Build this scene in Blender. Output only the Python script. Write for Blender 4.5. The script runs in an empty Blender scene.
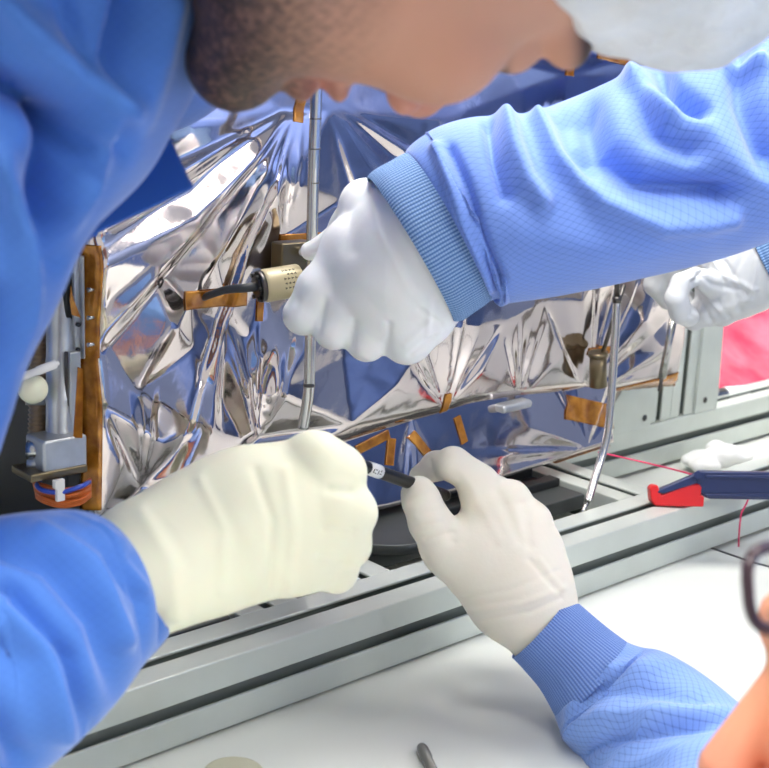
import bpy, bmesh, math, random
import numpy as np
from mathutils import Vector, Matrix
from mathutils.geometry import delaunay_2d_cdt
random.seed(7)
sc = bpy.context.scene
COL = sc.collection
# ------------------------------------------------------------------ camera frame
FP, TH, RO, H = 1316.0, math.radians(14), math.radians(2.7), .38
F_ = np.array([0, math.cos(TH), -math.sin(TH)]); X_ = np.array([1., 0, 0]); U_ = np.cross(X_, F_)
XC = math.cos(RO)*X_ + math.sin(RO)*U_; UC = -math.sin(RO)*X_ + math.cos(RO)*U_
C0 = np.array([0, 0, H])
def ray(px, py): return F_ + (px-384.5)/FP*XC + (384-py)/FP*UC
def P(px, py, t): return C0 + t*ray(px, py)
def proj(pts):
    d = np.asarray(pts) - C0; z = d @ F_
    return 384.5 + FP*(d @ XC)/z, 384 - FP*(d @ UC)/z
def onz(px, py, z):
    r = ray(px, py); return C0 + (z-H)/r[2]*r
# rail frame: s along the rail, w away from the camera, z up
A0 = np.array([-.12852, .6402, 0]); AL = math.radians(43)
D = np.array([math.cos(AL), math.sin(AL), 0]); N = np.array([-math.sin(AL), math.cos(AL), 0]); Z = np.array([0, 0, 1.])
def R(s, w, z): return A0 + s*D + w*N + np.array([0, 0, z])
def onw(px, py, w):
    r = ray(px, py); t = ((A0 + w*N - C0) @ N)/(r @ N); q = C0 + t*r
    return float((q-A0) @ D), float(q[2]), t
def onw3(px, py, w):
    s, z, t = onw(px, py, w); return R(s, w, z)

# ------------------------------------------------------------------ materials
def new_mat(name):
    m = bpy.data.materials.new(name); m.use_nodes = True
    return m, m.node_tree, m.node_tree.nodes['Principled BSDF']
def lin(c): return tuple(((x/255)/12.92 if x/255 <= .04045 else ((x/255+.055)/1.055)**2.4) for x in c) + (1,)
def setp(b, **k):
    for a, v in k.items(): b.inputs[a.replace('_', ' ')].default_value = v
def add_bump(nt, b, scale, strength, dist=.001, detail=3, coord='Object', stretch=None):
    tc = nt.nodes.new('ShaderNodeTexCoord'); n = nt.nodes.new('ShaderNodeTexNoise'); bp = nt.nodes.new('ShaderNodeBump')
    n.inputs['Scale'].default_value = scale; n.inputs['Detail'].default_value = detail
    bp.inputs['Strength'].default_value = strength; bp.inputs['Distance'].default_value = dist
    src = tc.outputs[coord]
    if stretch:
        mp = nt.nodes.new('ShaderNodeMapping'); mp.inputs['Scale'].default_value = stretch
        nt.links.new(src, mp.inputs['Vector']); src = mp.outputs['Vector']
    nt.links.new(src, n.inputs['Vector']); nt.links.new(n.outputs['Fac'], bp.inputs['Height']); nt.links.new(bp.outputs['Normal'], b.inputs['Normal'])
    return n
def simple(name, col, rough=.5, metal=0, bump=None, **k):
    m, nt, b = new_mat(name); setp(b, Base_Color=lin(col), Roughness=rough, Metallic=metal, **k)
    if bump: add_bump(nt, b, *bump)
    return m
def noisy(name, c1, c2, scale, rough, metal=0, bump=None, stretch=None, **k):
    m, nt, b = new_mat(name); setp(b, Roughness=rough, Metallic=metal, **k)
    if bump: add_bump(nt, b, *bump)
    tc = nt.nodes.new('ShaderNodeTexCoord'); n = nt.nodes.new('ShaderNodeTexNoise'); r = nt.nodes.new('ShaderNodeValToRGB')
    n.inputs['Scale'].default_value = scale; n.inputs['Detail'].default_value = 5
    r.color_ramp.elements[0].color = lin(c1); r.color_ramp.elements[1].color = lin(c2)
    r.color_ramp.elements[0].position = .35; r.color_ramp.elements[1].position = .65
    src = tc.outputs['Object']
    if stretch:
        mp = nt.nodes.new('ShaderNodeMapping'); mp.inputs['Scale'].default_value = stretch
        nt.links.new(src, mp.inputs['Vector']); src = mp.outputs['Vector']
    nt.links.new(src, n.inputs['Vector']); nt.links.new(n.outputs['Fac'], r.inputs['Fac']); nt.links.new(r.outputs['Color'], b.inputs['Base Color'])
    return m
def math_node(nt, op, a, b=None, c=None):
    n = nt.nodes.new('ShaderNodeMath'); n.operation = op
    for i, v in enumerate((a, b, c)):
        if v is None: continue
        if isinstance(v, (int, float)): n.inputs[i].default_value = v
        else: nt.links.new(v, n.inputs[i])
    return n.outputs[0]
def fabric(name, base, line, pitch=.0036, strength=1., use_uv=True):
    """blue cleanroom cloth with a fine diamond grid of conductive thread"""
    m, nt, b = new_mat(name); setp(b, Roughness=.75)
    b.inputs['Sheen Weight'].default_value = .35; b.inputs['Sheen Roughness'].default_value = .4
    tc = nt.nodes.new('ShaderNodeTexCoord'); sp = nt.nodes.new('ShaderNodeSeparateXYZ')
    nt.links.new(tc.outputs['UV' if use_uv else 'Object'], sp.inputs[0])
    u, v = sp.outputs[0], sp.outputs[1 if use_uv else 2]
    def ln(s):
        a = math_node(nt, 'ADD' if s > 0 else 'SUBTRACT', math_node(nt, 'MULTIPLY', u, 1/pitch*.62), math_node(nt, 'MULTIPLY', v, 1/pitch*.8))
        f = math_node(nt, 'ABSOLUTE', math_node(nt, 'SUBTRACT', math_node(nt, 'FRACT', a), .5))
        return math_node(nt, 'MULTIPLY', math_node(nt, 'SUBTRACT', f, .36), 7.)      # 0..1 near the line
    l1, l2 = ln(1), ln(-1)
    m1 = nt.nodes.new('ShaderNodeMath'); m1.operation = 'MAXIMUM'; m1.use_clamp = True
    nt.links.new(l1, m1.inputs[0]); nt.links.new(l2, m1.inputs[1])
    m2 = nt.nodes.new('ShaderNodeMath'); m2.operation = 'MINIMUM'; m2.use_clamp = True
    nt.links.new(l1, m2.inputs[0]); nt.links.new(l2, m2.inputs[1])
    mx = math_node(nt, 'ADD', math_node(nt, 'MULTIPLY', m1.outputs[0], .38*strength), math_node(nt, 'MULTIPLY', m2.outputs[0], .5*strength))
    mix = nt.nodes.new('ShaderNodeMixRGB'); mix.inputs[1].default_value = lin(base); mix.inputs[2].default_value = lin(line)
    nt.links.new(mx, mix.inputs[0]); nt.links.new(mix.outputs[0], b.inputs['Base Color'])
    bp = nt.nodes.new('ShaderNodeBump'); bp.inputs['Distance'].default_value = .0005; bp.inputs['Strength'].default_value = .6
    nt.links.new(math_node(nt, 'SUBTRACT', 1., mx), bp.inputs['Height']); nt.links.new(bp.outputs['Normal'], b.inputs['Normal'])
    return m
def ribbed(name, base, line, pitch=.0022):
    m, nt, b = new_mat(name); setp(b, Roughness=.85)
    tc = nt.nodes.new('ShaderNodeTexCoord'); sp = nt.nodes.new('ShaderNodeSeparateXYZ'); nt.links.new(tc.outputs['UV'], sp.inputs[0])
    a = math_node(nt, 'MULTIPLY', sp.outputs[1], 2*math.pi/pitch); w = math_node(nt, 'ADD', math_node(nt, 'MULTIPLY', math_node(nt, 'SINE', a), .5), .5)
    c = math_node(nt, 'MULTIPLY', sp.outputs[0], 2*math.pi/.0016); w2 = math_node(nt, 'ADD', math_node(nt, 'MULTIPLY', math_node(nt, 'SINE', c), .15), .85)
    ww = math_node(nt, 'MULTIPLY', w, w2)
    mix = nt.nodes.new('ShaderNodeMixRGB'); mix.inputs[1].default_value = lin(line); mix.inputs[2].default_value = lin(base)
    nt.links.new(ww, mix.inputs[0]); nt.links.new(mix.outputs[0], b.inputs['Base Color'])
    bp = nt.nodes.new('ShaderNodeBump'); bp.inputs['Distance'].default_value = .0008; bp.inputs['Strength'].default_value = .7
    nt.links.new(ww, bp.inputs['Height']); nt.links.new(bp.outputs['Normal'], b.inputs['Normal'])
    return m
def vcol_skin(name, rough=.5):
    m, nt, b = new_mat(name); setp(b, Roughness=rough)
    b.inputs['Subsurface Weight'].default_value = .12; b.inputs['Subsurface Scale'].default_value = .01
    b.inputs['Subsurface Radius'].default_value = (1, .35, .2)
    add_bump(nt, b, 900, .25, .0006)
    at = nt.nodes.new('ShaderNodeAttribute'); at.attribute_name = 'Col'
    nt.links.new(at.outputs['Color'], b.inputs['Base Color'])
    return m
M = {}
m, nt, b = new_mat('foil'); setp(b, Base_Color=lin((212, 202, 200)), Metallic=1., Roughness=.09)
add_bump(nt, b, 60, .05, .003, 3); M['foil'] = m
M['foil_dark'] = simple('foil_dark', (70, 66, 66), .2, 1., (90, .5, .004))
M['tape'] = noisy('tape', (150, 88, 18), (205, 140, 45), 90, .22, .45, (120, .35, .002)); M['tape'].node_tree.nodes['Principled BSDF'].inputs['Coat Weight'].default_value = .6
M['alu'] = noisy('alu', (198, 205, 199), (209, 216, 210), 14, .36, .3, (700, .12, .0004))
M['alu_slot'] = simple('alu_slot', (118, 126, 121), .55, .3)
M['steel'] = simple('steel', (190, 190, 188), .25, 1., (300, .15, .0004))
M['steel_dark'] = simple('steel_dark', (95, 92, 90), .3, 1.)
M['bracket'] = noisy('bracket', (168, 172, 176), (196, 200, 203), 40, .35, .7, (200, .2, .0006))
M['dark'] = simple('dark', (34, 36, 37), .5, .2)
M['plate'] = noisy('plate', (60, 64, 64), (78, 82, 82), 9, .45, .3)
M['table'] = noisy('table', (216, 219, 213), (222, 225, 220), 3, .34, 0, (400, .05, .0003))
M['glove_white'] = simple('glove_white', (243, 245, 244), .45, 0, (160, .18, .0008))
M['glove_cream'] = simple('glove_cream', (240, 240, 212), .5, 0, (90, .12, .0008))
M['glove_ivory'] = simple('glove_ivory', (234, 228, 212), .5, 0, (350, .25, .0006))
for g in ('glove_white', 'glove_cream', 'glove_ivory'):
    bb = M[g].node_tree.nodes['Principled BSDF']; bb.inputs['Subsurface Weight'].default_value = .1; bb.inputs['Subsurface Scale'].default_value = .006
M['gown'] = fabric('gown', (112, 146, 220), (58, 90, 170), .0036, .8)
M['gown_plain'] = fabric('gown_plain', (70, 121, 203), (50, 97, 177), .0036, .35, False)
M['gown_grey'] = fabric('gown_grey', (84, 114, 176), (58, 84, 148), .0036, .35, False)
M['pin'] = simple('pin', (120, 120, 116), .35, .5)
M['glove_white_shaded'] = simple('glove_white_shaded', (206, 209, 210), .45, 0, (160, .18, .0008))  # white glove darkened to put the sleeve's shade into its colour
M['gown_shaded'] = simple('gown_shaded', (40, 92, 176), .8)  # darker gown blue, shade on the lower flap painted in
M['gown_c'] = fabric('gown_c', (130, 166, 232), (66, 96, 176))
M['rib'] = ribbed('rib', (158, 190, 228), (58, 104, 164))
M['rib_c'] = ribbed('rib_c', (140, 170, 226), (84, 118, 192), .0019)
M['beige'] = simple('beige', (196, 184, 148), .35, .15)
M['beige_dark'] = simple('beige_dark', (120, 108, 84), .3, .8)
M['black'] = simple('black', (15, 16, 18), .35)
M['cable'] = simple('cable', (52, 56, 60), .45)
M['white'] = simple('white', (236, 236, 234), .45)
M['ink'] = simple('ink', (60, 56, 50), .6)
M['navy'] = simple('navy', (28, 44, 88), .35)
M['red'] = simple('red', (214, 28, 34), .4)
M['pink'] = noisy('pink', (206, 60, 88), (236, 110, 130), 16, .22, 0, (30, .5, .01))
M['string'] = simple('string', (216, 50, 100), .6)
M['orange'] = simple('orange', (206, 104, 40), .35)
M['blue_wire'] = simple('blue_wire', (52, 82, 190), .3)
M['brown'] = simple('brown', (122, 104, 84), .4, .6)
M['wall'] = simple('wall', (206, 206, 204), .9); M['wall_blue'] = simple('wall_blue', (112, 128, 164), .9)
M['floor'] = simple('floor', (150, 152, 155), .5)
M['ceiling'] = simple('ceiling', (235, 235, 235), .9)
M['skin'] = vcol_skin('skin')
M['cap'] = noisy('cap', (214, 214, 208), (236, 236, 232), 30, .7, 0, (60, 1., .006))
M['frame_pl'] = simple('frame_pl', (56, 36, 44), .3)
M['cap_blue'] = simple('cap_blue', (120, 164, 220), .8)
m, nt, b = new_mat('lens'); setp(b, Base_Color=(1, 1, 1, 1), Roughness=.02, Transmission_Weight=1., IOR=1.1); M['lens'] = m

# ------------------------------------------------------------------ mesh helpers
def meta(o, label=None, cat=None, group=None, kind=None):
    if label: o['label'] = label
    if cat: o['category'] = cat
    if group: o['group'] = group
    if kind: o['kind'] = kind
    return o
def link_mesh(name, me, mat, parent=None, smooth=True):
    me.materials.append(mat) if mat else None
    if smooth: me.polygons.foreach_set('use_smooth', [True]*len(me.polygons))
    o = bpy.data.objects.new(name, me); COL.objects.link(o)
    if parent:
        o.parent = parent; o.matrix_parent_inverse = Matrix.Identity(4)
        o.location = -Vector(parent_loc(parent))
    return o
def parent_loc(p):
    l = Vector(p.location); q = p.parent
    while q: l += Vector(q.location); q = q.parent
    return l
def empty(name, loc, *a, **k):
    o = bpy.data.objects.new(name, None); COL.objects.link(o); o.location = Vector([float(x) for x in loc]); o.empty_display_size = .02
    return meta(o, *a, **k)
def np_mesh(name, V, Fq, mat, parent=None, smooth=True, uv=None):
    me = bpy.data.meshes.new(name)
    Fq = np.asarray(Fq); V = np.asarray(V, float)
    me.vertices.add(len(V)); me.vertices.foreach_set('co', V.astype(np.float32).ravel())
    k = Fq.shape[1]; me.loops.add(Fq.size); me.polygons.add(len(Fq))
    me.loops.foreach_set('vertex_index', Fq.ravel().astype(np.int32))
    me.polygons.foreach_set('loop_start', np.arange(0, Fq.size, k, dtype=np.int32))
    me.polygons.foreach_set('loop_total', np.full(len(Fq), k, dtype=np.int32))
    if uv is not None:
        l = me.uv_layers.new(name='UVMap'); l.data.foreach_set('uv', np.asarray(uv)[Fq.ravel()].astype(np.float32).ravel())
    me.update(calc_edges=True); me.validate()
    return link_mesh(name, me, mat, parent, smooth)
def bm_obj(name, bm, mat, parent=None, smooth=False, bevel=0, seg=2):
    me = bpy.data.meshes.new(name); bmesh.ops.recalc_face_normals(bm, faces=bm.faces); bm.to_mesh(me); bm.free()
    o = link_mesh(name, me, mat, parent, smooth)
    if bevel:
        md = o.modifiers.new('b', 'BEVEL'); md.width = bevel; md.segments = seg; md.limit_method = 'ANGLE'; md.angle_limit = .6
        me.polygons.foreach_set('use_smooth', [True]*len(me.polygons)); 
        md2 = o.modifiers.new('w', 'WEIGHTED_NORMAL')
    return o
def obox(bm, c, ax, ay, az, sx, sy, sz):
    c = np.asarray(c, float); v = []
    for i in (-1, 1):
        for j in (-1, 1):
            for k in (-1, 1): v.append(bm.verts.new(c + ax*sx*i/2 + ay*sy*j/2 + az*sz*k/2))
    for f in ((0, 1, 3, 2), (4, 6, 7, 5), (0, 4, 5, 1), (2, 3, 7, 6), (0, 2, 6, 4), (1, 5, 7, 3)): bm.faces.new([v[i] for i in f])
def rbox(bm, s0, s1, w0, w1, z0, z1): obox(bm, R((s0+s1)/2, (w0+w1)/2, (z0+z1)/2), D, N, Z, s1-s0, w1-w0, z1-z0)
def frame_for(t):
    t = t/np.linalg.norm(t); a = np.array([0, 0, 1.]) if abs(t[2]) < .9 else np.array([1., 0, 0])
    x = np.cross(a, t); x /= np.linalg.norm(x); return x, np.cross(t, x)
def catmull(pts, n):
    pts = np.asarray(pts, float); m_ = len(pts)
    ext = np.vstack([2*pts[0]-pts[1], pts, 2*pts[-1]-pts[-2]])
    out = []
    for u in np.linspace(0, m_-1-1e-9, n):
        i = int(u); t = u-i; a, b, c, d = ext[i:i+4]
        out.append(.5*((2*b)+(-a+c)*t+(2*a-5*b+4*c-d)*t*t+(-a+3*b-3*c+d)*t**3))
    return np.array(out)
def cyl(bm, a, b, r1, r2=None, n=20, cap=True):
    a = np.asarray(a, float); b = np.asarray(b, float); r2 = r1 if r2 is None else r2
    x, y = frame_for(b-a); ra, rb = [], []
    for i in range(n):
        q = 2*math.pi*i/n; d = x*math.cos(q)+y*math.sin(q)
        ra.append(bm.verts.new(a+d*r1)); rb.append(bm.verts.new(b+d*r2))
    for i in range(n): f = bm.faces.new((ra[i], ra[(i+1) % n], rb[(i+1) % n], rb[i])); f.smooth = True
    if cap: bm.faces.new(ra[::-1]); bm.faces.new(rb)
def lathe(bm, a, b, prof, n=28):
    """prof: list of (t along a-b 0..1, radius)"""
    a = np.asarray(a, float); b = np.asarray(b, float); x, y = frame_for(b-a); rings = []
    for t, r in prof:
        c = a+(b-a)*t
        rings.append([bm.verts.new(c+(x*math.cos(2*math.pi*i/n)+y*math.sin(2*math.pi*i/n))*max(r, 1e-5)) for i in range(n)])
    for p, q in zip(rings, rings[1:]):
        for i in range(n): f = bm.faces.new((p[i], p[(i+1) % n], q[(i+1) % n], q[i])); f.smooth = True
    bm.faces.new(rings[0][::-1]); bm.faces.new(rings[-1])
def sweep(name, pts, r, mat, parent=None, n=14, na=60, rf=None):
    pts = catmull(pts, na); bm = bmesh.new(); rings = []; x = None
    for i in range(na):
        t = pts[min(i+1, na-1)]-pts[max(i-1, 0)]; t = t/np.linalg.norm(t)
        if x is None: x, y = frame_for(t)
        else: x = x-(x@t)*t; x /= np.linalg.norm(x); y = np.cross(t, x)
        rr = r*(rf(i/(na-1)) if rf else 1)
        rings.append([bm.verts.new(pts[i]+(x*math.cos(2*math.pi*k/n)+y*math.sin(2*math.pi*k/n))*rr) for k in range(n)])
    for p, q in zip(rings, rings[1:]):
        for i in range(n): f = bm.faces.new((p[i], p[(i+1) % n], q[(i+1) % n], q[i])); f.smooth = True
    bm.faces.new(rings[0][::-1]); bm.faces.new(rings[-1])
    return bm_obj(name, bm, mat, parent)

# ------------------------------------------------------------------ implicit surfaces
def cap_(a, b, ra, rb=None, k=.004): return ('cap', np.asarray(a, float), np.asarray(b, float), ra, ra if rb is None else rb, k, 1)
def ell_(c, r, rot=None, k=.004, sign=1): return ('ell', np.asarray(c, float), np.asarray(r, float), np.eye(3) if rot is None else np.asarray(rot), None, k, sign)
def sub_(p): return p[:6] + (-1,)
def grow(p, d):
    if p[0] == 'cap': return (p[0], p[1], p[2], max(p[3]+d, .002), max(p[4]+d, .002), p[5], p[6])
    return (p[0], p[1], np.maximum(p[2]+d, .002)) + p[3:]
def sdf_arrays(prims, vox, pad=.006):
    lo = np.full(3, 1e9); hi = -lo
    bb = []
    for p in prims:
        if p[0] == 'cap': rr = max(p[3], p[4]); l = np.minimum(p[1], p[2])-rr; h_ = np.maximum(p[1], p[2])+rr
        else:
            e = np.sqrt((p[3]**2) @ (p[2]**2)) if True else 0
            rm = np.abs(p[3].T) @ p[2]; l = p[1]-rm; h_ = p[1]+rm
        bb.append((l, h_))
        if p[6] > 0: lo = np.minimum(lo, l); hi = np.maximum(hi, h_)
    lo -= pad; hi += pad
    n = np.ceil((hi-lo)/vox).astype(int)+1
    V = np.full(n, .05, np.float32)
    ax = [lo[i]+vox*np.arange(n[i]) for i in range(3)]
    for p, (l, h_) in zip(prims, bb):
        mg = p[5]+3*vox+.004
        i0 = np.maximum(np.floor((l-mg-lo)/vox).astype(int), 0); i1 = np.minimum(np.ceil((h_+mg-lo)/vox).astype(int)+1, n)
        if np.any(i1 <= i0): continue
        sl = tuple(slice(i0[i], i1[i]) for i in range(3))
        x = ax[0][sl[0]][:, None, None]; y = ax[1][sl[1]][None, :, None]; z = ax[2][sl[2]][None, None, :]
        if p[0] == 'cap':
            a, b = p[1], p[2]; ba = b-a; L = float(ba@ba)+1e-12
            dx, dy, dz = x-a[0], y-a[1], z-a[2]
            t = np.clip((dx*ba[0]+dy*ba[1]+dz*ba[2])/L, 0, 1)
            d = np.sqrt((dx-t*ba[0])**2+(dy-t*ba[1])**2+(dz-t*ba[2])**2)-(p[3]+(p[4]-p[3])*t)
        else:
            c, r, Rm = p[1], p[2], p[3]
            dx, dy, dz = x-c[0], y-c[1], z-c[2]
            q = [(Rm[i, 0]*dx+Rm[i, 1]*dy+Rm[i, 2]*dz) for i in range(3)]
            k0 = np.sqrt(sum((q[i]/r[i])**2 for i in range(3))); k1 = np.sqrt(sum((q[i]/r[i]**2)**2 for i in range(3)))+1e-9
            d = k0*(k0-1)/k1
        k = p[5]; A = V[sl]
        if p[6] > 0:
            hh = np.maximum(k-np.abs(A-d), 0)/k; V[sl] = np.minimum(A, d)-hh*hh*k*.25
        else:
            d = -d; hh = np.maximum(k-np.abs(A-d), 0)/k; V[sl] = np.maximum(A, d)+hh*hh*k*.25
    return V, lo, ax
def nets(V, lo, vox):
    I = V < 0
    c = [slice(0, -1), slice(1, None)]
    cnt = sum(I[c[a], c[b], c[d]].astype(np.int8) for a in (0, 1) for b in (0, 1) for d in (0, 1))
    act = (cnt > 0) & (cnt < 8); idx = np.argwhere(act)
    ids = np.full(act.shape, -1, np.int64); ids[tuple(idx.T)] = np.arange(len(idx))
    acc = np.zeros((len(idx), 3)); m_ = np.zeros(len(idx))
    for e in range(3):
        o1, o2 = [k for k in range(3) if k != e]
        for a in (0, 1):
            for b in (0, 1):
                off = np.zeros(3, int); off[o1] = a; off[o2] = b; p0 = idx+off; p1 = p0.copy(); p1[:, e] += 1
                v0 = V[tuple(p0.T)]; v1 = V[tuple(p1.T)]; s_ = (v0 < 0) != (v1 < 0)
                t = np.where(s_, v0/np.where(s_, v0-v1, 1), 0); pos = p0.astype(float)-idx+0.; pos[:, e] += t
                acc[s_] += pos[s_]; m_[s_] += 1
    verts = lo+vox*(idx+acc/np.maximum(m_, 1)[:, None])
    Fs = []
    for e in range(3):
        o1, o2 = [(1, 2), (2, 0), (0, 1)][e]
        sl0 = [slice(1, -1)]*3; sl0[e] = slice(0, -1); sl1 = list(sl0); sl1[e] = slice(1, None)
        a = I[tuple(sl0)]; b = I[tuple(sl1)]; ch = np.argwhere(a != b); base = ch.copy()
        for k in range(3):
            if k != e: base[:, k] += 1
        def g(d1, d2):
            q = base.copy(); q[:, o1] -= d1; q[:, o2] -= d2; return ids[tuple(q.T)]
        quad = np.stack([g(0, 0), g(1, 0), g(1, 1), g(0, 1)], 1)
        ins = I[tuple(base.T)]; quad[~ins] = quad[~ins][:, ::-1]; Fs.append(quad)
    Fq = np.vstack(Fs); Fq = Fq[(Fq >= 0).all(1)]
    return verts, Fq
def vnormals(V, Fq):
    n = np.zeros_like(V); a = V[Fq[:, 2]]-V[Fq[:, 0]]; b = V[Fq[:, 3]]-V[Fq[:, 1]]; fn = np.cross(a, b)
    for i in range(4): np.add.at(n, Fq[:, i], fn)
    return n/(np.linalg.norm(n, axis=1)[:, None]+1e-12)
def segdist2(x, y, pl):
    d = np.full(x.shape, 1e9)
    for (ax, ay), (bx, by) in zip(pl, pl[1:]):
        L = (bx-ax)**2+(by-ay)**2+1e-9; t = np.clip(((x-ax)*(bx-ax)+(y-ay)*(by-ay))/L, 0, 1)
        d = np.minimum(d, np.hypot(x-ax-t*(bx-ax), y-ay-t*(by-ay)))
    return d
def apply_folds(V, Nn, folds):
    """folds: (polyline, width px, height m): ridges (+) and creases (-) worked into the side of a surface that faces the table front"""
    if not folds: return V
    x, y = proj(V); face = np.clip(-(Nn @ F_)*2-.12, 0, 1)
    disp = np.zeros(len(V))
    for pl, w, h in folds:
        d = segdist2(x, y, pl); disp += h*np.exp(-(d/w)**2)
    return V+Nn*(disp*face)[:, None]
def organic(name, prims, vox, mat, parent=None, folds=None, colfn=None, noise=None):
    Va, lo, ax = sdf_arrays(prims, vox); V, Fq = nets(Va, lo, vox); n = vnormals(V, Fq)
    if noise:
        sc_, am = noise; ph = V*sc_
        V = V+n*(am*(np.sin(ph[:, 0]+1.7*np.sin(ph[:, 2]))*np.sin(ph[:, 1]+1.3*np.sin(ph[:, 0]*.7))+.5*np.sin(ph[:, 2]*2.1+ph[:, 0]*1.3)))[:, None]
    V = apply_folds(V, n, folds)
    o = np_mesh(name, V, Fq, mat, parent)
    if colfn is not None:
        c = colfn(V); a = o.data.color_attributes.new('Col', 'FLOAT_COLOR', 'POINT'); a.data.foreach_set('color', np.c_[c, np.ones(len(c))].astype(np.float32).ravel())
    return o
def px_r(r, t): return r*t/FP
def chain(pts, k=.004):
    """pts: (px,py,depth,radius px) joints -> tapered capsules"""
    q = [(P(a, b, t), px_r(r, t)) for a, b, t, r in pts]
    return [cap_(q[i][0], q[i+1][0], q[i][1], q[i+1][1], k) for i in range(len(q)-1)]
def tube(name, pts, mat, parent, na=160, n=120, folds=None, wob=None, ringdirs=None, thick=True, side=None):
    """cloth tube: pts (px,py,depth,radius px[,depth radius factor])"""
    C = catmull([P(a[0], a[1], a[2]) for a in pts], na); rr = catmull([[px_r(a[3], a[2]), a[4] if len(a) > 4 else 1] for a in pts], na)
    V = np.zeros((na, n, 3)); UV = np.zeros((na, n+1, 2)); u = 0; th = np.linspace(0, 2*math.pi, n+1)[:-1]
    rm = float(rr[:, 0].mean()); x0 = side
    for i in range(na):
        t = C[min(i+1, na-1)]-C[max(i-1, 0)]; t /= np.linalg.norm(t)
        if ringdirs is not None:
            e = min(1, i/(na-1)/ringdirs[1]); t = ringdirs[0]*(1-e)+t*e; t /= np.linalg.norm(t)
        y = F_-(F_@t)*t; y /= np.linalg.norm(y); x = np.cross(y, t)     # x in the picture plane, y into depth
        if i: u += np.linalg.norm(C[i]-C[i-1])
        r = rr[i, 0]; w = wob(i/(na-1), th) if wob else 0
        V[i] = C[i]+(np.cos(th)*(r+w))[:, None]*x+(np.sin(th)*(r*rr[i, 1]+w))[:, None]*y
        UV[i, :, 0] = u; UV[i, :, 1] = np.linspace(0, 2*math.pi*rm, n+1)
    Vf = V.reshape(-1, 3); i, j = np.meshgrid(np.arange(na-1), np.arange(n), indexing='ij'); i = i.ravel(); j = j.ravel(); j2 = (j+1) % n
    Fq = np.stack([i*n+j, i*n+j2, (i+1)*n+j2, (i+1)*n+j], 1)
    nn = vnormals(Vf, Fq); cen = np.repeat(C, n, 0); 
    if np.mean(np.sum(nn*(Vf-cen), 1)) < 0: nn = -nn; Fq = Fq[:, ::-1]; flip = True
    else: flip = False
    Vf = apply_folds(Vf, nn, folds)
    o = np_mesh(name, Vf, Fq, mat, parent)
    l = o.data.uv_layers.new(name='UVMap'); vi = i; cols = [(i, j), (i, j+1), (i+1, j+1), (i+1, j)]
    if flip: cols = cols[::-1]
    uvs = np.stack([UV[a, b] for a, b in cols], 1); l.data.foreach_set('uv', uvs.astype(np.float32).ravel())
    if thick:
        md = o.modifiers.new('s', 'SOLIDIFY'); md.thickness = .0012; md.offset = -1
    return o

LAMP = 20.0; WORLD = .85; EXPO = -.04
LAMPS = [(.15, 1.15, (1.2, .6)), (.2, 2.6, (1.2, .6)), (2.2, 1.1, (.6, 1.2)), (-.1, -.1, (1.2, .9)), (2.8, -1.7, (1.2, 1.2))]  # final pair are unseen panels added for front fill and a white foil streak
# ================================================================== SETTING
def panel(name, c, ax, ay, sx, sy, mat, th=.05, kind='structure'):
    bm = bmesh.new(); az = np.cross(ax, ay); obox(bm, c, np.array(ax, float), np.array(ay, float), az, sx, sy, th)
    return meta(bm_obj(name, bm, mat), kind=kind)
X, Y = np.array([1., 0, 0]), np.array([0, 1., 0])
panel('floor', (0.2, .6, -.775), X, Y, 7, 7, M['floor'])
panel('ceiling', (0.2, .6, 2.125), X, Y, 7, 7, M['ceiling'])
panel('wall_back', (0.2, 4.1, .65), X, Z, 7, 3, M['wall'])
panel('wall_right', (3.7, .6, .65), Y, Z, 7, 3, M['wall_blue'])
panel('wall_left', (-3.3, .6, .65), Y, Z, 7, 3, M['wall'])
def emis(name, col, st):
    m, nt, b = new_mat(name); setp(b, Base_Color=(1, 1, 1, 1)); b.inputs['Emission Color'].default_value = lin(col); b.inputs['Emission Strength'].default_value = st; return m
M['lamp'] = emis('lamp', (255, 252, 246), LAMP)
k = 0
for x, y, wh in LAMPS:
    t = empty('ceiling_or_fill_light', (x, y, 2.1), ['recessed ceiling light panel over the table', 'recessed ceiling light panel behind the table', 'recessed ceiling light panel to the right of the table', 'fill light panel added in the ceiling behind the camera', 'light panel added far to the right for a white foil streak'][k], 'ceiling light', 'ceiling light panels'); k += 1
    bm = bmesh.new(); obox(bm, (x, y, 2.088), X, Y, Z, wh[0], wh[1], .01); bm_obj('diffuser', bm, M['lamp'], t)
    bm = bmesh.new()
    for sgn in (-1, 1):
        obox(bm, (x+sgn*(wh[0]/2+.02), y, 2.086), X, Y, Z, .04, wh[1]+.08, .024); obox(bm, (x, y+sgn*(wh[1]/2+.02), 2.086), X, Y, Z, wh[0], .04, .024)
    bm_obj('light_frame', bm, M['bracket'], t)
# ================================================================== TABLES
def table(name, s0, s1, w0, w1, top, label):
    t = empty(name, R((s0+s1)/2, (w0+w1)/2, -.75), label, 'table')
    bm = bmesh.new(); rbox(bm, s0, s1, w0, w1, top-.03, top); bm_obj('tabletop', bm, M['table'], t, bevel=.0015)
    for a in (s0+.06, s1-.06):
        for b in (w0+.06, w1-.06):
            bm = bmesh.new(); rbox(bm, a-.02, a+.02, b-.02, b+.02, -.75, top-.03); bm_obj('leg', bm, M['bracket'], t)
    return t
table('work_table', -.5, .5535, -.42, .95, 0, 'white laminate work table carrying the foil wrapped box and its metal frame')
bm = bmesh.new(); rbox(bm, .5537, .5565, -.42, .95, -.03, -.0002); wt_ = [o for o in COL.objects if o.name == 'work_table'][0]; bm_obj('seam_shade_strip', bm, M['black'], wt_)  # black strip added to paint the shade in the gap between tables
table('side_table', .5585, 2.3, -.42, 1.1, -.002, 'white laminate table past the seam, under the red clamp and pink sheet')
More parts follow.
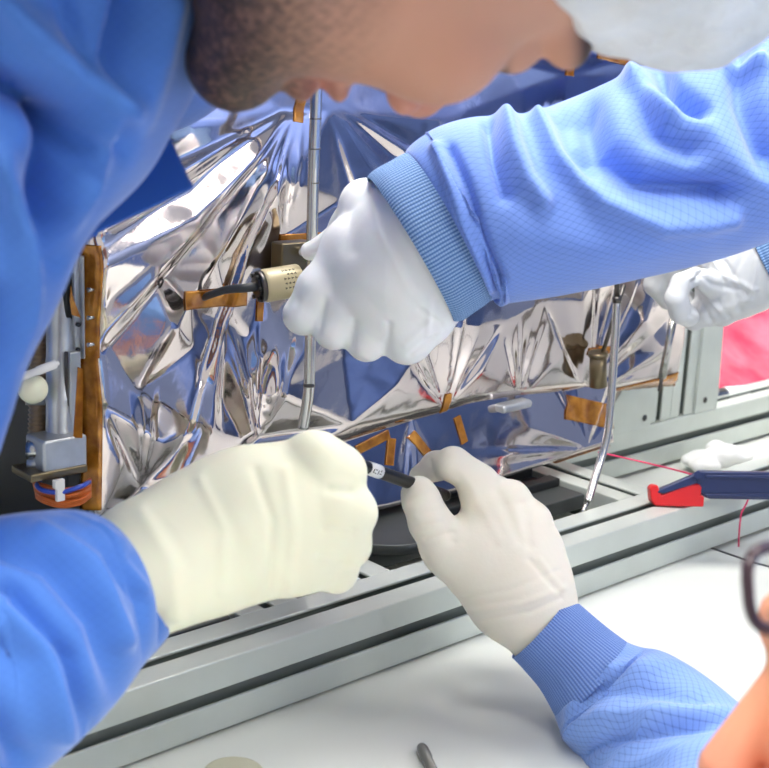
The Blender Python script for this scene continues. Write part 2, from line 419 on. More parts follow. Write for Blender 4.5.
# ================================================================== ALUMINIUM FRAME
fr = empty('aluminium_frame', R(.3, .02, 0), 'grey slotted aluminium profile frame standing on the white table under the box', 'frame')
def profile(name, axis, a0, a1, b0, b1, z0, z1, parent, slots):
    """extruded profile with real grooves. axis 's','w' or 'z' is its length; slots: faces"""
    # cross-section outline in (p,q) with T-slots at the middle of each face
    def outline(W, Hh):
        sw, dp = .0085, .006; cx = W/2; cy = Hh/2; o = []
        g = .0038
        o += [(0, 0), (cx-g, 0), (cx-g, .002), (cx-g*1.9, .0035), (cx-g*1.9, dp), (cx+g*1.9, dp), (cx+g*1.9, .0035), (cx+g, .002), (cx+g, 0), (W, 0)]
        o += [(W, cy-g), (W-.002, cy-g), (W-.0035, cy-g*1.9), (W-dp, cy-g*1.9), (W-dp, cy+g*1.9), (W-.0035, cy+g*1.9), (W-.002, cy+g), (W, cy+g), (W, Hh)]
        o += [(cx+g, Hh), (cx+g, Hh-.002), (cx+g*1.9, Hh-.0035), (cx+g*1.9, Hh-dp), (cx-g*1.9, Hh-dp), (cx-g*1.9, Hh-.0035), (cx-g, Hh-.002), (cx-g, Hh), (0, Hh)]
        o += [(0, cy+g), (.002, cy+g), (.0035, cy+g*1.9), (dp, cy+g*1.9), (dp, cy-g*1.9), (.0035, cy-g*1.9), (.002, cy-g), (0, cy-g)]
        return o
    bm = bmesh.new(); rings = []
    if axis == 's': o = outline(b1-b0, z1-z0); f = lambda t, p, q: R(t, b0+p, z0+q); lim = (a0, a1)
    elif axis == 'w': o = outline(a1-a0, z1-z0); f = lambda t, p, q: R(a0+p, t, z0+q); lim = (b0, b1)
    else: o = outline(a1-a0, b1-b0); f = lambda t, p, q: R(a0+p, b0+q, t); lim = (z0, z1)
    for t in lim: rings.append([bm.verts.new(f(t, p, q)) for p, q in o])
    n = len(o)
    for i in range(n): bm.faces.new((rings[0][i], rings[0][(i+1) % n], rings[1][(i+1) % n], rings[1][i]))
    bm.faces.new(rings[0][::-1]); bm.faces.new(rings[1])
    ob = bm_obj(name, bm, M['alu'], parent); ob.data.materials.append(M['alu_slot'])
    # groove walls take a darker grey than the outer faces
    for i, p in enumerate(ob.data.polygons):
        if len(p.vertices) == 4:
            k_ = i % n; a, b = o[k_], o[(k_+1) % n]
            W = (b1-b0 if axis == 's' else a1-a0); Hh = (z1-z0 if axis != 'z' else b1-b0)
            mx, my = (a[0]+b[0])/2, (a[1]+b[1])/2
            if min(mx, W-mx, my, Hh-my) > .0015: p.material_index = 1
    md = ob.modifiers.new('b', 'BEVEL'); md.width = .0009; md.segments = 2; md.limit_method = 'ANGLE'; md.angle_limit = .9
    return ob
profile('front_rail', 's', -.32, 1.25, 0, .0425, .0015, .0455, fr, None)
profile('back_rail', 's', .525, 1.6, .1655, .208, .0015, .0455, fr, None)
profile('cross_rail', 'w', .185, .2295, .0428, .36, .0015, .0452, fr, None)
profile('cross_rail', 'w', .105, .1495, .0428, .36, .0015, .0452, fr, None)
profile('cross_rail', 'w', .478, .522, .0428, .36, .0015, .0452, fr, None)
profile('cross_rail', 'w', -.20, -.155, .0428, .36, .0015, .0452, fr, None)
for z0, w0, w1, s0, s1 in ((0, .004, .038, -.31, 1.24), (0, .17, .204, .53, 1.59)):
    bm = bmesh.new(); rbox(bm, s0, s1, w0, w1, 0, .0016); bm_obj('contact_shade_strip', bm, M['black'], fr)  # black strip added under the rails as their contact shadow
profile('upright', 'z', .680, .7185, .168, .205, .0457, .20, fr, None)
profile('upright', 'z', .7187, .757, .168, .205, .0457, .20, fr, None)
def plate_part(name, pts, w0, th, mat, parent, holes=(), bev=.0006):
    bm = bmesh.new(); a = [bm.verts.new(R(s, w0, z)) for s, z in pts]; b = [bm.verts.new(R(s, w0+th, z)) for s, z in pts]
    n = len(pts); bm.faces.new(a); bm.faces.new(b[::-1])
    for i in range(n): bm.faces.new((a[i], b[i], b[(i+1) % n], a[(i+1) % n]))
    o = bm_obj(name, bm, mat, parent, bevel=bev)
    for s, z, r in holes:
        bm = bmesh.new(); cyl(bm, R(s, w0-.0006, z), R(s, w0+.001, z), r, r, 16); bm_obj('bolt_hole', bm, M['black'], o)
    return o
plate_part('gusset_plate', [(.7572, .0457), (.795, .0457), (.795, .07), (.79, .16), (.777, .17), (.7572, .17)], .165, .005, M['alu'], fr, ((.772, .058, .0032),))
plate_part('gusset_plate', [(.60, .0457), (.679, .0457), (.679, .12), (.655, .12), (.63, .09), (.605, .06)], .162, .005, M['alu'], fr, ((.668, .056, .0032),))
# base plate and disc below the box
bp_ = empty('base_plate', R(.3, .2, .0455), 'dark grey metal base plate lying on the frame below the box', 'plate')
bm = bmesh.new(); rbox(bm, -.15, .10, .046, .36, .038, .0448); bm_obj('plate', bm, M['plate'], bp_, bevel=.0008)
bm = bmesh.new(); rbox(bm, .236, .474, .075, .36, .03, .042); bm_obj('plate', bm, M['plate'], bp_, bevel=.0008)
for w0, w1, z1 in ((.10, .112, .049), (.13, .15, .052)):
    bm = bmesh.new(); rbox(bm, .335, .472, w0, w1, .042, z1); bm_obj('stiffening_bar', bm, M['dark'], bp_, bevel=.001)
bm = bmesh.new(); lathe(bm, R(.272, .098, .0455), R(.272, .098, .0525), [(0, .044), (.9, .044), (1, .043)], 40); bm_obj('round_flange', bm, M['plate'], bp_)

# ================================================================== FOIL BOX
WP = .11
box = empty('spacecraft_box', R(.35, .2, .06), 'box wrapped in crinkled silver foil held by amber tape', 'box')
def blur(a, s):
    n = int(3*s)+1; k_ = np.exp(-.5*(np.arange(-n, n+1)/s)**2); k_ /= k_.sum()
    for ax in (0, 1):
        p = np.pad(a, [(n, n) if i == ax else (0, 0) for i in range(2)], mode='edge')
        a = sum(k_[i]*np.take(p, np.arange(i, i+a.shape[ax]), axis=ax) for i in range(2*n+1))
    return a
def tri_interp(pts, hs, edges, S, Zg):
    vs, es, fs, ov, oe, of = delaunay_2d_cdt([Vector(p) for p in pts], edges, [], 0, 1e-6)
    hv = []
    for i, v in enumerate(vs):
        if ov[i]: hv.append(hs[ov[i][0]])
        else:
            d = [(v-Vector(p)).length for p in pts]; q = np.argsort(d)[:2]; hv.append((hs[q[0]]*d[q[1]]+hs[q[1]]*d[q[0]])/(d[q[0]]+d[q[1]]))
    out = np.zeros_like(S)
    for f in fs:
        a, b, c = (np.array(vs[i]) for i in f); den = (b[1]-c[1])*(a[0]-c[0])+(c[0]-b[0])*(a[1]-c[1])
        if abs(den) < 1e-12: continue
        l1 = ((b[1]-c[1])*(S-c[0])+(c[0]-b[0])*(Zg-c[1]))/den; l2 = ((c[1]-a[1])*(S-c[0])+(a[0]-c[0])*(Zg-c[1]))/den; l3 = 1-l1-l2
        mk = (l1 >= -1e-6) & (l2 >= -1e-6) & (l3 >= -1e-6)
        out[mk] = (l1*hv[f[0]]+l2*hv[f[1]]+l3*hv[f[2]])[mk]
    return out
def fan(S, Zg, c, a0, a1, n, amp, r0, r1, seed, fade=True):
    """radiating pleats from a gathered point c(px,py); angles in degrees on the face, 0 = along the rail, 90 = up"""
    s0, z0, _ = onw(c[0], c[1], WP); rs = np.random.RandomState(seed)
    r = np.hypot(S-s0, Zg-z0); a = np.degrees(np.arctan2(Zg-z0, S-s0)) % 360
    lo, hi = a0 % 360, a0 % 360+(a1-a0)
    aa = np.where(a < lo, a+360, a); u = (aa-lo)/(hi-lo)
    kn = np.sort(rs.rand(n)*.9+.05); vals = rs.rand(n)*.7+.3; vals[::2] *= -1
    g = np.interp(u, np.r_[0, kn, 1], np.r_[0, vals, 0]); g[(u < 0) | (u > 1)] = 0
    fall = np.clip(r/r0, 0, 1)*np.clip((r1-r)/(r1-r0), 0, 1)
    return amp*g*fall
class Foil:
    def __init__(self, name, s0, s1, zb, zt, wf, ctrl, edges, fans, wback, res, parent, rad=.010, seed=0, crink=.00022, mat=None, lean=0):
        self.s = np.linspace(s0, s1, int((s1-s0)/res)+1); nz = int((zt-min(zb[1]))/res)+1
        self.u = np.linspace(0, 1, nz); zbv = np.interp(self.s, zb[0], zb[1])
        S = np.repeat(self.s[:, None], nz, 1); Zg = zbv[:, None]+(zt-zbv)[:, None]*self.u[None]
        pts, hs = [], []
        for a, b, h in ctrl: q = onw(a, b, WP); pts.append((q[0], q[1])); hs.append(h*.001)
        n0 = len(pts); rs = np.random.RandomState(seed)
        for a, b in ((s0-.02, min(zb[1])-.02), (s1+.02, min(zb[1])-.02), (s1+.02, zt+.02), (s0-.02, zt+.02)): pts.append((a, b)); hs.append(0)
        h = tri_interp(pts, hs, edges, S, Zg) if ctrl else np.zeros_like(S)
        h = blur(h, 1.3)
        for f in fans: h = h+blur(fan(S, Zg, *f), 1.)
        # crinkle: ridged noise at two scales
        def lat(sc_, sd):
            r_ = np.random.RandomState(sd); G = r_.rand(80, 80)
            x = (S/sc_) % 79; y = (Zg/sc_) % 79; i = x.astype(int); j = y.astype(int); fx = x-i; fy = y-j
            return (G[i, j]*(1-fx)*(1-fy)+G[i+1, j]*fx*(1-fy)+G[i, j+1]*(1-fx)*fy+G[i+1, j+1]*fx*fy)
        h = h+lean*(zt-Zg)
        h = h+blur(crink*3.2*np.abs(lat(.034, seed+1)-.5)+crink*1.3*np.abs(lat(.013, seed+2)-.5), 1.2)
        e = np.minimum(np.minimum(S-s0, s1-S), np.minimum(Zg-zbv[:, None], zt-Zg)); q = 1-np.clip(e/rad, 0, 1)
        h = h-rad*(1-np.sqrt(1-np.clip(q, 0, .98)**2)); self.h = h; self.zb = zb; self.zt = zt; self.wf = wf; self.s0 = s0; self.s1 = s1
        V = (A0+S[..., None]*D+(wf-h)[..., None]*N); V[..., 2] += Zg
        ns = len(self.s); V = V.reshape(-1, 3); idx = np.arange(ns*nz).reshape(ns, nz)
        Fq = [np.stack([idx[:-1, :-1], idx[1:, :-1], idx[1:, 1:], idx[:-1, 1:]], -1).reshape(-1, 4)]
        bd = np.concatenate([idx[:, 0], idx[-1, 1:], idx[-2::-1, -1], idx[0, -2:0:-1]]); nb = len(bd)
        off = len(V); B = V[bd].copy(); rs2 = np.random.RandomState(seed+9)
        steps = 10; allB = []
        for k_ in range(1, steps+1):
            C = B.copy(); dw = (wback-wf)*k_/steps; C += N*dw
            ph = np.arange(nb)*.21
            C[:, 2] += .0015*np.sin(ph+k_*1.9)*np.sin(ph*.37+k_); C += D*(.0015*np.sin(ph*.8+k_*2.3))[:, None]; allB.append(C)
        V = np.vstack([V]+allB); prev = bd
        for k_ in range(steps):
            cur = off+k_*nb+np.arange(nb); Fq.append(np.stack([prev, cur, np.roll(cur, -1), np.roll(prev, -1)], 1)); prev = cur
        self.ob = np_mesh(name, V, np.vstack(Fq), mat or M['foil'], parent)
        bm = bmesh.new(); zm = (min(zb[1])+zt)/2; obox(bm, R((s0+s1)/2, wback-.004, zm), D, N, Z, s1-s0-.006, .006, zt-min(zb[1])-.03); bm_obj('back_panel', bm, M['dark'], parent)
    def at(self, s, z, lift=.0007):
        s_, z_, w_ = s, z, self.wf
        zb = float(np.interp(np.clip(s, self.s0, self.s1), *self.zb)); dw = 0
        if s < self.s0: dw += self.s0-s; s_ = self.s0
        if s > self.s1: dw += s-self.s1; s_ = self.s1
        if z < zb: dw += zb-z; z_ = zb
        if z > self.zt: dw += z-self.zt; z_ = self.zt
        fi = np.clip((s_-self.s0)/(self.s1-self.s0), 0, 1)*(len(self.s)-1); fj = np.clip((z_-zb)/(self.zt-zb), 0, 1)*(len(self.u)-1)
        i = min(int(fi), len(self.s)-2); j = min(int(fj), len(self.u)-2); a, b = fi-i, fj-j; h = self.h
        hh = h[i, j]*(1-a)*(1-b)+h[i+1, j]*a*(1-b)+h[i, j+1]*(1-a)*b+h[i+1, j+1]*a*b
        l = lift
        p = R(s_, w_-hh-l+dw, z_)
        if s < self.s0: p = p-D*.0025
        if s > self.s1: p = p+D*.0025
        if z < zb: p = p-Z*.0025
        return p
    def tape(self, a, b, width, mat=None, px=True, parent=None, lift=.0008, n=60, m_=8):
        if px: a = onw(a[0], a[1], self.wf)[:2]; b = onw(b[0], b[1], self.wf)[:2]
        a = np.array(a); b = np.array(b); t = (b-a)/np.linalg.norm(b-a); q = np.array([-t[1], t[0]]); V = []
        for i in range(n):
            for j in range(m_):
                p = a+(b-a)*i/(n-1)+q*width*(j/(m_-1)-.5); V.append(self.at(p[0], p[1], lift))
        i, j = np.meshgrid(np.arange(n-1), np.arange(m_-1), indexing='ij'); i = i.ravel(); j = j.ravel()
        o = np_mesh('amber_tape', np.array(V), np.stack([i*m_+j, i*m_+j+1, (i+1)*m_+j+1, (i+1)*m_+j], 1), mat or M['tape'], parent or box)
        md = o.modifiers.new('s', 'SOLIDIFY'); md.thickness = .0003; md.offset = 0
        return o
# control creases, (pixel x, pixel y, millimetres of bulge)
ctrl = [(136, 391, -1), (168, 320, 3), (195, 348, -2), (198, 424, 5), (241, 440, 1), (146, 490, -5), (97, 402, 3), (163, 443, 2), (191, 304, -3),   # 0-8
        (254, 433, 2), (254, 341, -3), (97, 331, -3), (117, 275, 2), (110, 300, -1), (150, 265, 1.5), (215, 262, 1), (230, 300, -2), (120, 455, 2),      # 9-17
        (285, 110, -2), (190, 130, 2), (140, 190, 2), (100, 235, 0), (240, 220, 3), (215, 215, 2), (270, 250, -6), (285, 180, 4),                     # 18-25
        (330, 110, 2), (345, 200, -3), (440, 120, 3), (520, 90, 2), (505, 60, -2), (640, 80, 2), (570, 75, -3), (300, 350, 4), (262, 440, -5),       # 26-34
        (345, 360, -2), (395, 385, 3), (350, 425, 2), (450, 408, -6), (430, 330, 4), (500, 320, 6), (480, 370, 2), (540, 300, 5), (530, 395, -4),      # 35-43
        (560, 350, 5), (590, 395, -6), (575, 300, 8), (620, 285, -3), (640, 320, 5), (625, 360, -3), (660, 350, 3), (690, 345, 0), (680, 380, -2), (610, 400, -2),  # 44-53
        (215, 480, 3), (180, 475, 4), (110, 500, 0), (270, 390, 8), (275, 340, -2), (245, 385, 1),
        (100, 266, 4.2), (190, 219, 4.2), (250, 162, 3.8), (290, 118, 0), (92, 240, 0), (195, 186, 0), (250, 128, -1)]                                                   # 54-59
E_ = [(0, 1), (0, 2), (2, 4), (2, 3), (0, 7), (7, 3), (3, 4), (3, 5), (5, 7), (5, 6), (0, 6), (8, 2), (8, 9), (0, 11), (1, 11), (12, 13), (8, 1), (16, 10),
      (26, 27), (26, 28), (57, 34), (58, 34), (59, 34), (38, 40), (38, 41), (38, 39), (45, 44), (45, 46), (45, 42), (45, 48), (36, 35), (37, 38), (25, 24), (22, 24), (49, 50), (47, 49), (60, 61), (61, 62), (62, 63), (64, 65), (65, 66)]
fans = [((298, 105), 188, 258, 8, .0044, .12, .26, 3), ((320, 95), 285, 345, 7, .0022, .08, .24, 5),
        ((452, 412), 50, 140, 9, .0030, .035, .085, 8), ((596, 396), 60, 150, 7, .0030, .05, .12, 11), ((596, 396), 5, 60, 4, .0022, .05, .12, 12),
        ((262, 445), 70, 115, 7, .0045, .035, .085, 14), ((225, 306), 245, 320, 5, .0020, .05, .11, 17),
        ((288, 246), 80, 125, 4, .0035, .03, .08, 21), ((522, 402), 60, 120, 6, .0026, .03, .07, 23), ((146, 492), 70, 125, 5, .0018, .03, .07, 25)]
foil = Foil('foil_cover', .043, .648, ([.043, .239, .38, .438, .648], [.094, .110, .120, .119, .102]), .397, WP, ctrl, E_, fans, .30, .0013, box, seed=4)
fans2 = [((585, 447), 100, 178, 6, .0035, .05, .16, 31), ((420, 415), 240, 300, 4, .002, .02, .06, 33), ((585, 447), 30, 90, 4, .003, .03, .08, 35)]
flap = Foil('foil_flap', .215, .552, ([.215, .37, .552], [.060, .056, .064]), .138, WP+.012, [], [], fans2, .29, .0013, box, rad=.004, seed=40, lean=.2)
T = foil.tape
T((91, 246), (92, 360), .0125); T((92, 352), (94, 512), .0105)
T((185, 301), (248, 297), .0115, lift=.0010)
T((284, 240), (331, 236), .0055); T((331, 238), (352, 233), .008)
T((300, 100), (297, 122), .007)
T((576, 417), (628, 407), .0125); T((600, 405), (680, 380), .015); T((684, 388), (694, 350), .008)
T((570, 398), (572, 420), .008); T((452, 395), (450, 425), .007)
T((264, 300), (262, 322), .005); T((588, 352), (612, 350), .006)
T((575, 48), (572, 76), .009); T((600, 52), (632, 60), .010)
TF = flap.tape
TF((452, 415), (456, 440), .007); TF((545, 462), (600, 444), .006); TF((405, 432), (420, 452), .008); TF((350, 448), (384, 432), .007); TF((386, 436), (380, 462), .008); TF((560, 405), (630, 420), .02, lift=.001)
# small hardware on the foil
bm = bmesh.new(); a_ = onw3(505, 411, WP-.004); b_ = onw3(534, 404, WP-.004); t_ = (b_-a_)/np.linalg.norm(b_-a_); obox(bm, (a_+b_)/2+N*.008, t_, N, Z, np.linalg.norm(b_-a_), .014, .0065)
bm_obj('latch_plate', bm, M['bracket'], box, bevel=.0025, seg=4)
bm = bmesh.new(); cyl(bm, onw3(598, 386, WP-.012), onw3(598, 353, WP-.012), .0075, .0068, 24); cyl(bm, onw3(598, 356, WP-.012), onw3(598, 352, WP-.012), .0082, .0082, 24); bm_obj('foil_covered_post', bm, M['beige_dark'], box)
bm = bmesh.new(); cyl(bm, onw3(603, 352, WP-.014), onw3(624, 285, WP-.014), .0018, .0018, 12); bm_obj('strut', bm, M['steel_dark'], box)
# stitched rings round the bracket hole behind the hand
bm = bmesh.new(); obox(bm, onw3(292, 258, WP-.010), D, N, Z, .026, .012, .022); bm_obj('connector_bracket', bm, M['beige_dark'], box, bevel=.0015)
for (x, y) in ((303, 252), (318, 262)):
    bm = bmesh.new(); cyl(bm, onw3(x, y, WP-.016), onw3(x, y, WP-.022), .0032, .0028, 12); bm_obj('bolt', bm, M['steel'], box)
# loose dark foil inside pocket left of the connector
bm = bmesh.new(); rbox(bm, .0445, .6, .125, .295, .115, .38); bm_obj('box_core', bm, M['dark'], box)
# ---- left side of the box: bracket, column, hinge, harness
S0 = .043
bm = bmesh.new(); rbox(bm, S0-.012, S0-.004, .118, .30, .06, .385); bm_obj('side_panel', bm, M['dark'], box, bevel=.001)
def bx(name, c, t, wpx, hpx, dep, mat, bev=.0008, parent=None):
    """block whose front face is centred at pixel c, sides along the box axes"""
    bm = bmesh.new(); q = P(c[0], c[1], t); obox(bm, q+N*dep/2, D, N, Z, px_r(wpx, t)/.73, dep, px_r(hpx, t)/.97); return bm_obj(name, bm, mat, parent or box, bevel=bev)
TL = .765
# perforated angle
ang = bx('perforated_angle', (79.5, 308), TL-.002, 7.5, 102, .004, M['bracket'])
bx('perforated_angle_flange', (84, 308), TL-.004, 2, 102, .012, M['bracket'])
for y in (272, 298, 325, 350):
    bm = bmesh.new(); q = P(79, y, TL-.0025); cyl(bm, q, q+N*.002, .0013, .0013, 12); bm_obj('rivet_hole', bm, M['dark'], ang)
for y in (290, 318, 345):
    bm = bmesh.new(); q = P(87.5, y, TL-.006); cyl(bm, q, q+D*.004, .0013, .001, 10); bm_obj('clip', bm, M['steel'], ang)
# grey corrugated column
bm = bmesh.new(); q0, q1 = P(61, 436, TL+.006), P(62, 250, TL+.006); prof = []
for i in range(41): prof.append((i/40, .0088+(.0004 if i % 8 == 0 else 0)))
lathe(bm, q0, q1, prof, 32); bm_obj('actuator_column', bm, M['bracket'], box)
bx('column_edge', (76, 395), TL-.001, 9, 85, .006, M['bracket']); bx('column_edge', (69, 395), TL-.002, 2.2, 85, .004, M['steel_dark'])
def tapeblk(c, pts, t):
    bm = bmesh.new(); a = [bm.verts.new(P(x, y, t)) for x, y in pts]; b = [bm.verts.new(P(x, y, t)+N*.0006) for x, y in pts]; n = len(pts)
    bm.faces.new(a); bm.faces.new(b[::-1])
    for i in range(n): bm.faces.new((a[i], b[i], b[(i+1) % n], a[(i+1) % n]))
    return bm_obj('amber_tape', bm, M['tape'], box)
tapeblk(None, [(78, 367), (83, 369), (82.5, 438), (73.5, 438)], TL-.006)
tapeblk(None, [(71, 286), (74, 300), (81, 318), (72, 315), (70, 300)], TL-.006)
# ribbed hose behind the column
bm = bmesh.new(); prof = []
for i in range(97): prof.append((i/96, .0068+.0007*math.sin(i*math.pi/1.5)))
lathe(bm, P(40, 434, TL+.02), P(43, 290, TL+.02), prof, 24); bm_obj('ribbed_hose', bm, M['brown'], box)
bm = bmesh.new(); lathe(bm, P(40, 405, TL+.019), P(40, 398, TL+.019), [(0, .0085), (1, .0085)], 24); bm_obj('hose_clip', bm, M['bracket'], box)
# hinge block
hb = bx('hinge_block', (66, 456), TL-.008, 36, 36, .022, M['bracket'], .002)
bm = bmesh.new(); q = P(34, 450, TL-.006); cyl(bm, P(28, 450, TL-.006), P(46, 450, TL-.006), .0058, .0058, 24); bm_obj('hinge_barrel', bm, M['steel'], hb)
bm = bmesh.new(); cyl(bm, P(28, 464, TL-.006), P(46, 464, TL-.006), .0034, .0034, 20); bm_obj('hinge_pin', bm, M['bracket'], hb)
for x, y, r in ((56, 455, .0026), (60, 462, .0016), (57, 449, .0016)):
    bm = bmesh.new(); q = P(x, y, TL-.0085); cyl(bm, q-N*.001, q+N*.002, r, r, 14); bm_obj('screw', bm, M['steel_dark'], hb)
bx('clamp_plate', (60, 474), TL-.010, 46, 8, .024, M['beige_dark'], .001)
# wire harness
hr = empty('wire_harness', P(62, 495, TL-.005), 'bundle of orange wires with a blue cable, looped under the hinge block', 'cable bundle')
for i in range(9):
    a = (i-4)*2.1; t = TL-.006+.002*(i % 3)
    sweep('orange_wire', [P(34+i*.4, 484+a*.9+6, t+.01), P(45, 494+a, t), P(62, 498+a, t-.003), P(80, 495+a, t), P(90, 488+a, t+.014)], .0011, M['orange'], hr, 10, 40)
sweep('blue_cable', [P(40, 481, TL+.012), P(37, 486, TL-.006), P(45, 491, TL-.013), P(62, 492, TL-.015), P(82, 486, TL-.011), P(89, 482, TL+.004)], .0014, M['blue_wire'], hr, 12, 60)
bm = bmesh.new(); q = P(60, 490, TL-.016); obox(bm, q, D, N, Z, .005, .003, .013); obox(bm, P(58.5, 484, TL-.017), D, N, Z, .006, .004, .005); bm_obj('cable_tie', bm, M['white'], hr, bevel=.0005)
# white handle stick with ball
vs = empty('test_probe', P(45, 368, TL-.02), 'thin white probe with metal tip poking out beside the grey column', 'probe')
bm = bmesh.new(); lathe(bm, P(12, 381, TL-.04), P(58, 363, TL-.015), [(0, .0022), (.55, .0022), (.56, .0026), (.93, .0026), (.94, .0016), (1, .0014)], 18); bm_obj('probe_body', bm, M['white'], vs)
bm = bmesh.new(); bmesh.ops.create_icosphere(bm, subdivisions=4, radius=.0085, matrix=Matrix.Translation(Vector(P(33, 389, TL-.012)))); bm.transform(Matrix.Identity(4))
o = meta(bm_obj('ball_knob', bm, M['glove_cream'], None, True), 'round off-white ball knob below the thin white probe', 'knob')

# ================================================================== CONNECTOR
cn = empty('cable_connector', P(277, 283, .80), 'beige cylindrical cable connector with black cable, plugged in beside the gloved fist', 'connector')
qa, qb = P(263, 286, .805), P(300, 280, .815); ax_ = (qb-qa)/np.linalg.norm(qb-qa)
bm = bmesh.new(); lathe(bm, qa-ax_*.001, qb, [(0, .0078), (.03, .0098), (.1, .0103), (.93, .0103), (.97, .0098), (1, .0085)], 40); sh = bm_obj('connector_shell', bm, M['beige'], cn)
bm = bmesh.new(); lathe(bm, qa-ax_*.0035, qa+ax_*.0005, [(0, .0094), (.3, .0098), (1, .0098)], 40); bm_obj('locking_ring', bm, M['steel_dark'], cn)
bm = bmesh.new(); lathe(bm, qa-ax_*.0048, qa-ax_*.003, [(0, .0074), (1, .0076)], 32)
for i in range(6):
    x, y = frame_for(ax_); d = x*math.cos(i*math.pi/3)+y*math.sin(i*math.pi/3); cyl(bm, qa-ax_*.006+d*.0076, qa-ax_*.003+d*.0076, .0014, .0014, 8)
bm_obj('backshell', bm, M['black'], cn)
sweep('cable', [qa+ax_*.002, P(245, 288, .80), P(225, 290, .805), P(205, 297, .817), P(192, 303, .835)], .0030, M['cable'], cn, 16, 60, rf=lambda u: 1-.35*u)
# engraved code rows on the shell: short dark strokes
x, y = frame_for(ax_); nd = -F_-(-F_@ax_)*ax_; nd /= np.linalg.norm(nd); sd = np.cross(ax_, nd)
rs = np.random.RandomState(2); bm = bmesh.new()
for r_ in range(4):
    for c_ in range(5):
        if rs.rand() < .12: continue
        ph = math.radians(-38+16*c_); d = nd*math.cos(ph)+sd*math.sin(ph); tt = np.cross(ax_, d)
        obox(bm, qa+ax_*(.0115+.0024*r_)+d*.0103, ax_, tt, d, .0014, .0005, .0003); obox(bm, qa+ax_*(.0110+.0024*r_+.0009*(c_ % 2))+d*.0103, ax_, tt, d, .0004, .0014, .0003)
bm_obj('printed_code', bm, M['ink'], sh)

# ================================================================== RODS
def pw(x, y, w): return onw3(x, y, w)
r1 = empty('steel_rod', pw(305, 425, .072), 'long upright steel rod gripped by the white gloved fist', 'rod')
sweep('rod_body', [pw(318, 20, .072), pw(316, 100, .072), pw(313, 190, .072), pw(311, 300, .072), pw(309, 385, .074), pw(303, 428, .078)], .0036, M['steel'], r1, 20, 80)
for y, xx in ((118, 315.5), (148, 314.5), (182, 313.5), (236, 312.5), (385, 309)):
    bm = bmesh.new(); cyl(bm, pw(xx, y, .072), pw(xx, y+1.2, .072), .0038, .0038, 20); bm_obj('ring_mark', bm, M['steel_dark'], r1)
r2 = empty('steel_rod', pw(583, 515, .045), 'bent steel rod hanging in front of the foil, with its tip on the frame', 'rod')
sweep('rod_body', [pw(617, 298, .066), pw(615, 340, .066), pw(611, 400, .064), pw(607, 437, .062), pw(600, 462, .060), pw(593, 485, .056), pw(588, 502, .053)], .0033, M['steel'], r2, 18, 80)
bm = bmesh.new(); cyl(bm, pw(617.5, 220, .066), pw(617, 300, .066), .0021, .0021, 16); bm_obj('thin_rod', bm, M['steel_dark'], r2)
bm = bmesh.new(); cyl(bm, pw(617, 296, .066), pw(617, 302, .066), .0038, .0038, 18); bm_obj('collar', bm, M['steel_dark'], r2)
bm = bmesh.new(); cyl(bm, pw(588.5, 500, .053), pw(581, 516, .049), .0019, .0014, 14); bm_obj('rod_tip', bm, M['steel'], r2)
r3 = empty('steel_rod', pw(659, 390, .085), 'short steel rod held down by the far pale gloved hand', 'rod')
bm = bmesh.new(); cyl(bm, pw(675, 310, .082), pw(662, 378, .086), .0034, .0034, 18); bm_obj('rod_body', bm, M['steel'], r3)
bm = bmesh.new(); cyl(bm, pw(662, 377, .086), pw(659, 391, .087), .0018, .0014, 14); bm_obj('rod_tip', bm, M['steel_dark'], r3)

# ================================================================== CLAMP, STRING, SMALL THINGS
def prism(name, pts, t, th, mat, parent, bev=.001, t2=None):
    bm = bmesh.new(); n = len(pts); tf = t if callable(t) else (lambda x: t)
    a = [bm.verts.new(P(x, y, tf(x))) for x, y in pts]; b = [bm.verts.new(P(x, y, tf(x))+F_*th) for x, y in pts]
    bm.faces.new(a); bm.faces.new(b[::-1])
    for i in range(n): bm.faces.new((a[i], b[i], b[(i+1) % n], a[(i+1) % n]))
    return bm_obj(name, bm, mat, parent, bevel=bev, seg=3)
tc_ = 1.035
cl = empty('spring_clamp', P(700, 500, tc_), 'plastic clamp with dark blue handle and red jaw pad, on the front rail', 'clamp')
prism('handle', [(694, 476), (702, 471), (764, 472), (800, 473), (800, 500), (764, 500), (708, 499), (699, 492)], tc_, .014, M['navy'], cl, .002)
prism('handle_rib', [(706, 475), (764, 475.5), (798, 476), (798, 479), (706, 478)], tc_-.002, .004, M['navy'], cl, .0008)
prism('handle_rib', [(706, 494), (798, 494), (798, 498), (708, 497)], tc_-.002, .004, M['navy'], cl, .0008)
prism('lever', [(696, 474), (699, 483), (664, 494), (657, 493), (660, 489)], tc_-.002, .010, M['navy'], cl, .0015)
prism('jaw_pad', [(650, 488), (653, 485), (658, 485), (660, 491), (662, 495), (690, 484), (700, 484), (702, 488), (701, 495.5), (704.5, 496), (704, 507), (656, 506), (651, 501)], tc_-.001, .013, M['red'], cl, .0018)
bm = bmesh.new(); cyl(bm, P(698, 475, tc_-.006), P(698, 475, tc_+.016), .0032, .0032, 18); bm_obj('pivot_pin', bm, M['navy'], cl)
meta(sweep('pink_string', [pw(598, 452, .085), pw(625, 458, .07), pw(655, 465, .05), pw(690, 474, .03), pw(745, 492, -.004), pw(741, 515, -.006), pw(739, 535, -.008), P(738.5, 556, 1.10)], .0007, M['string'], None, 8, 160), 'thin pink string running from the foil corner to behind the blue clamp handle', 'string')
zt = Z*.012
q = onz(722, 456, .012)
ft = []
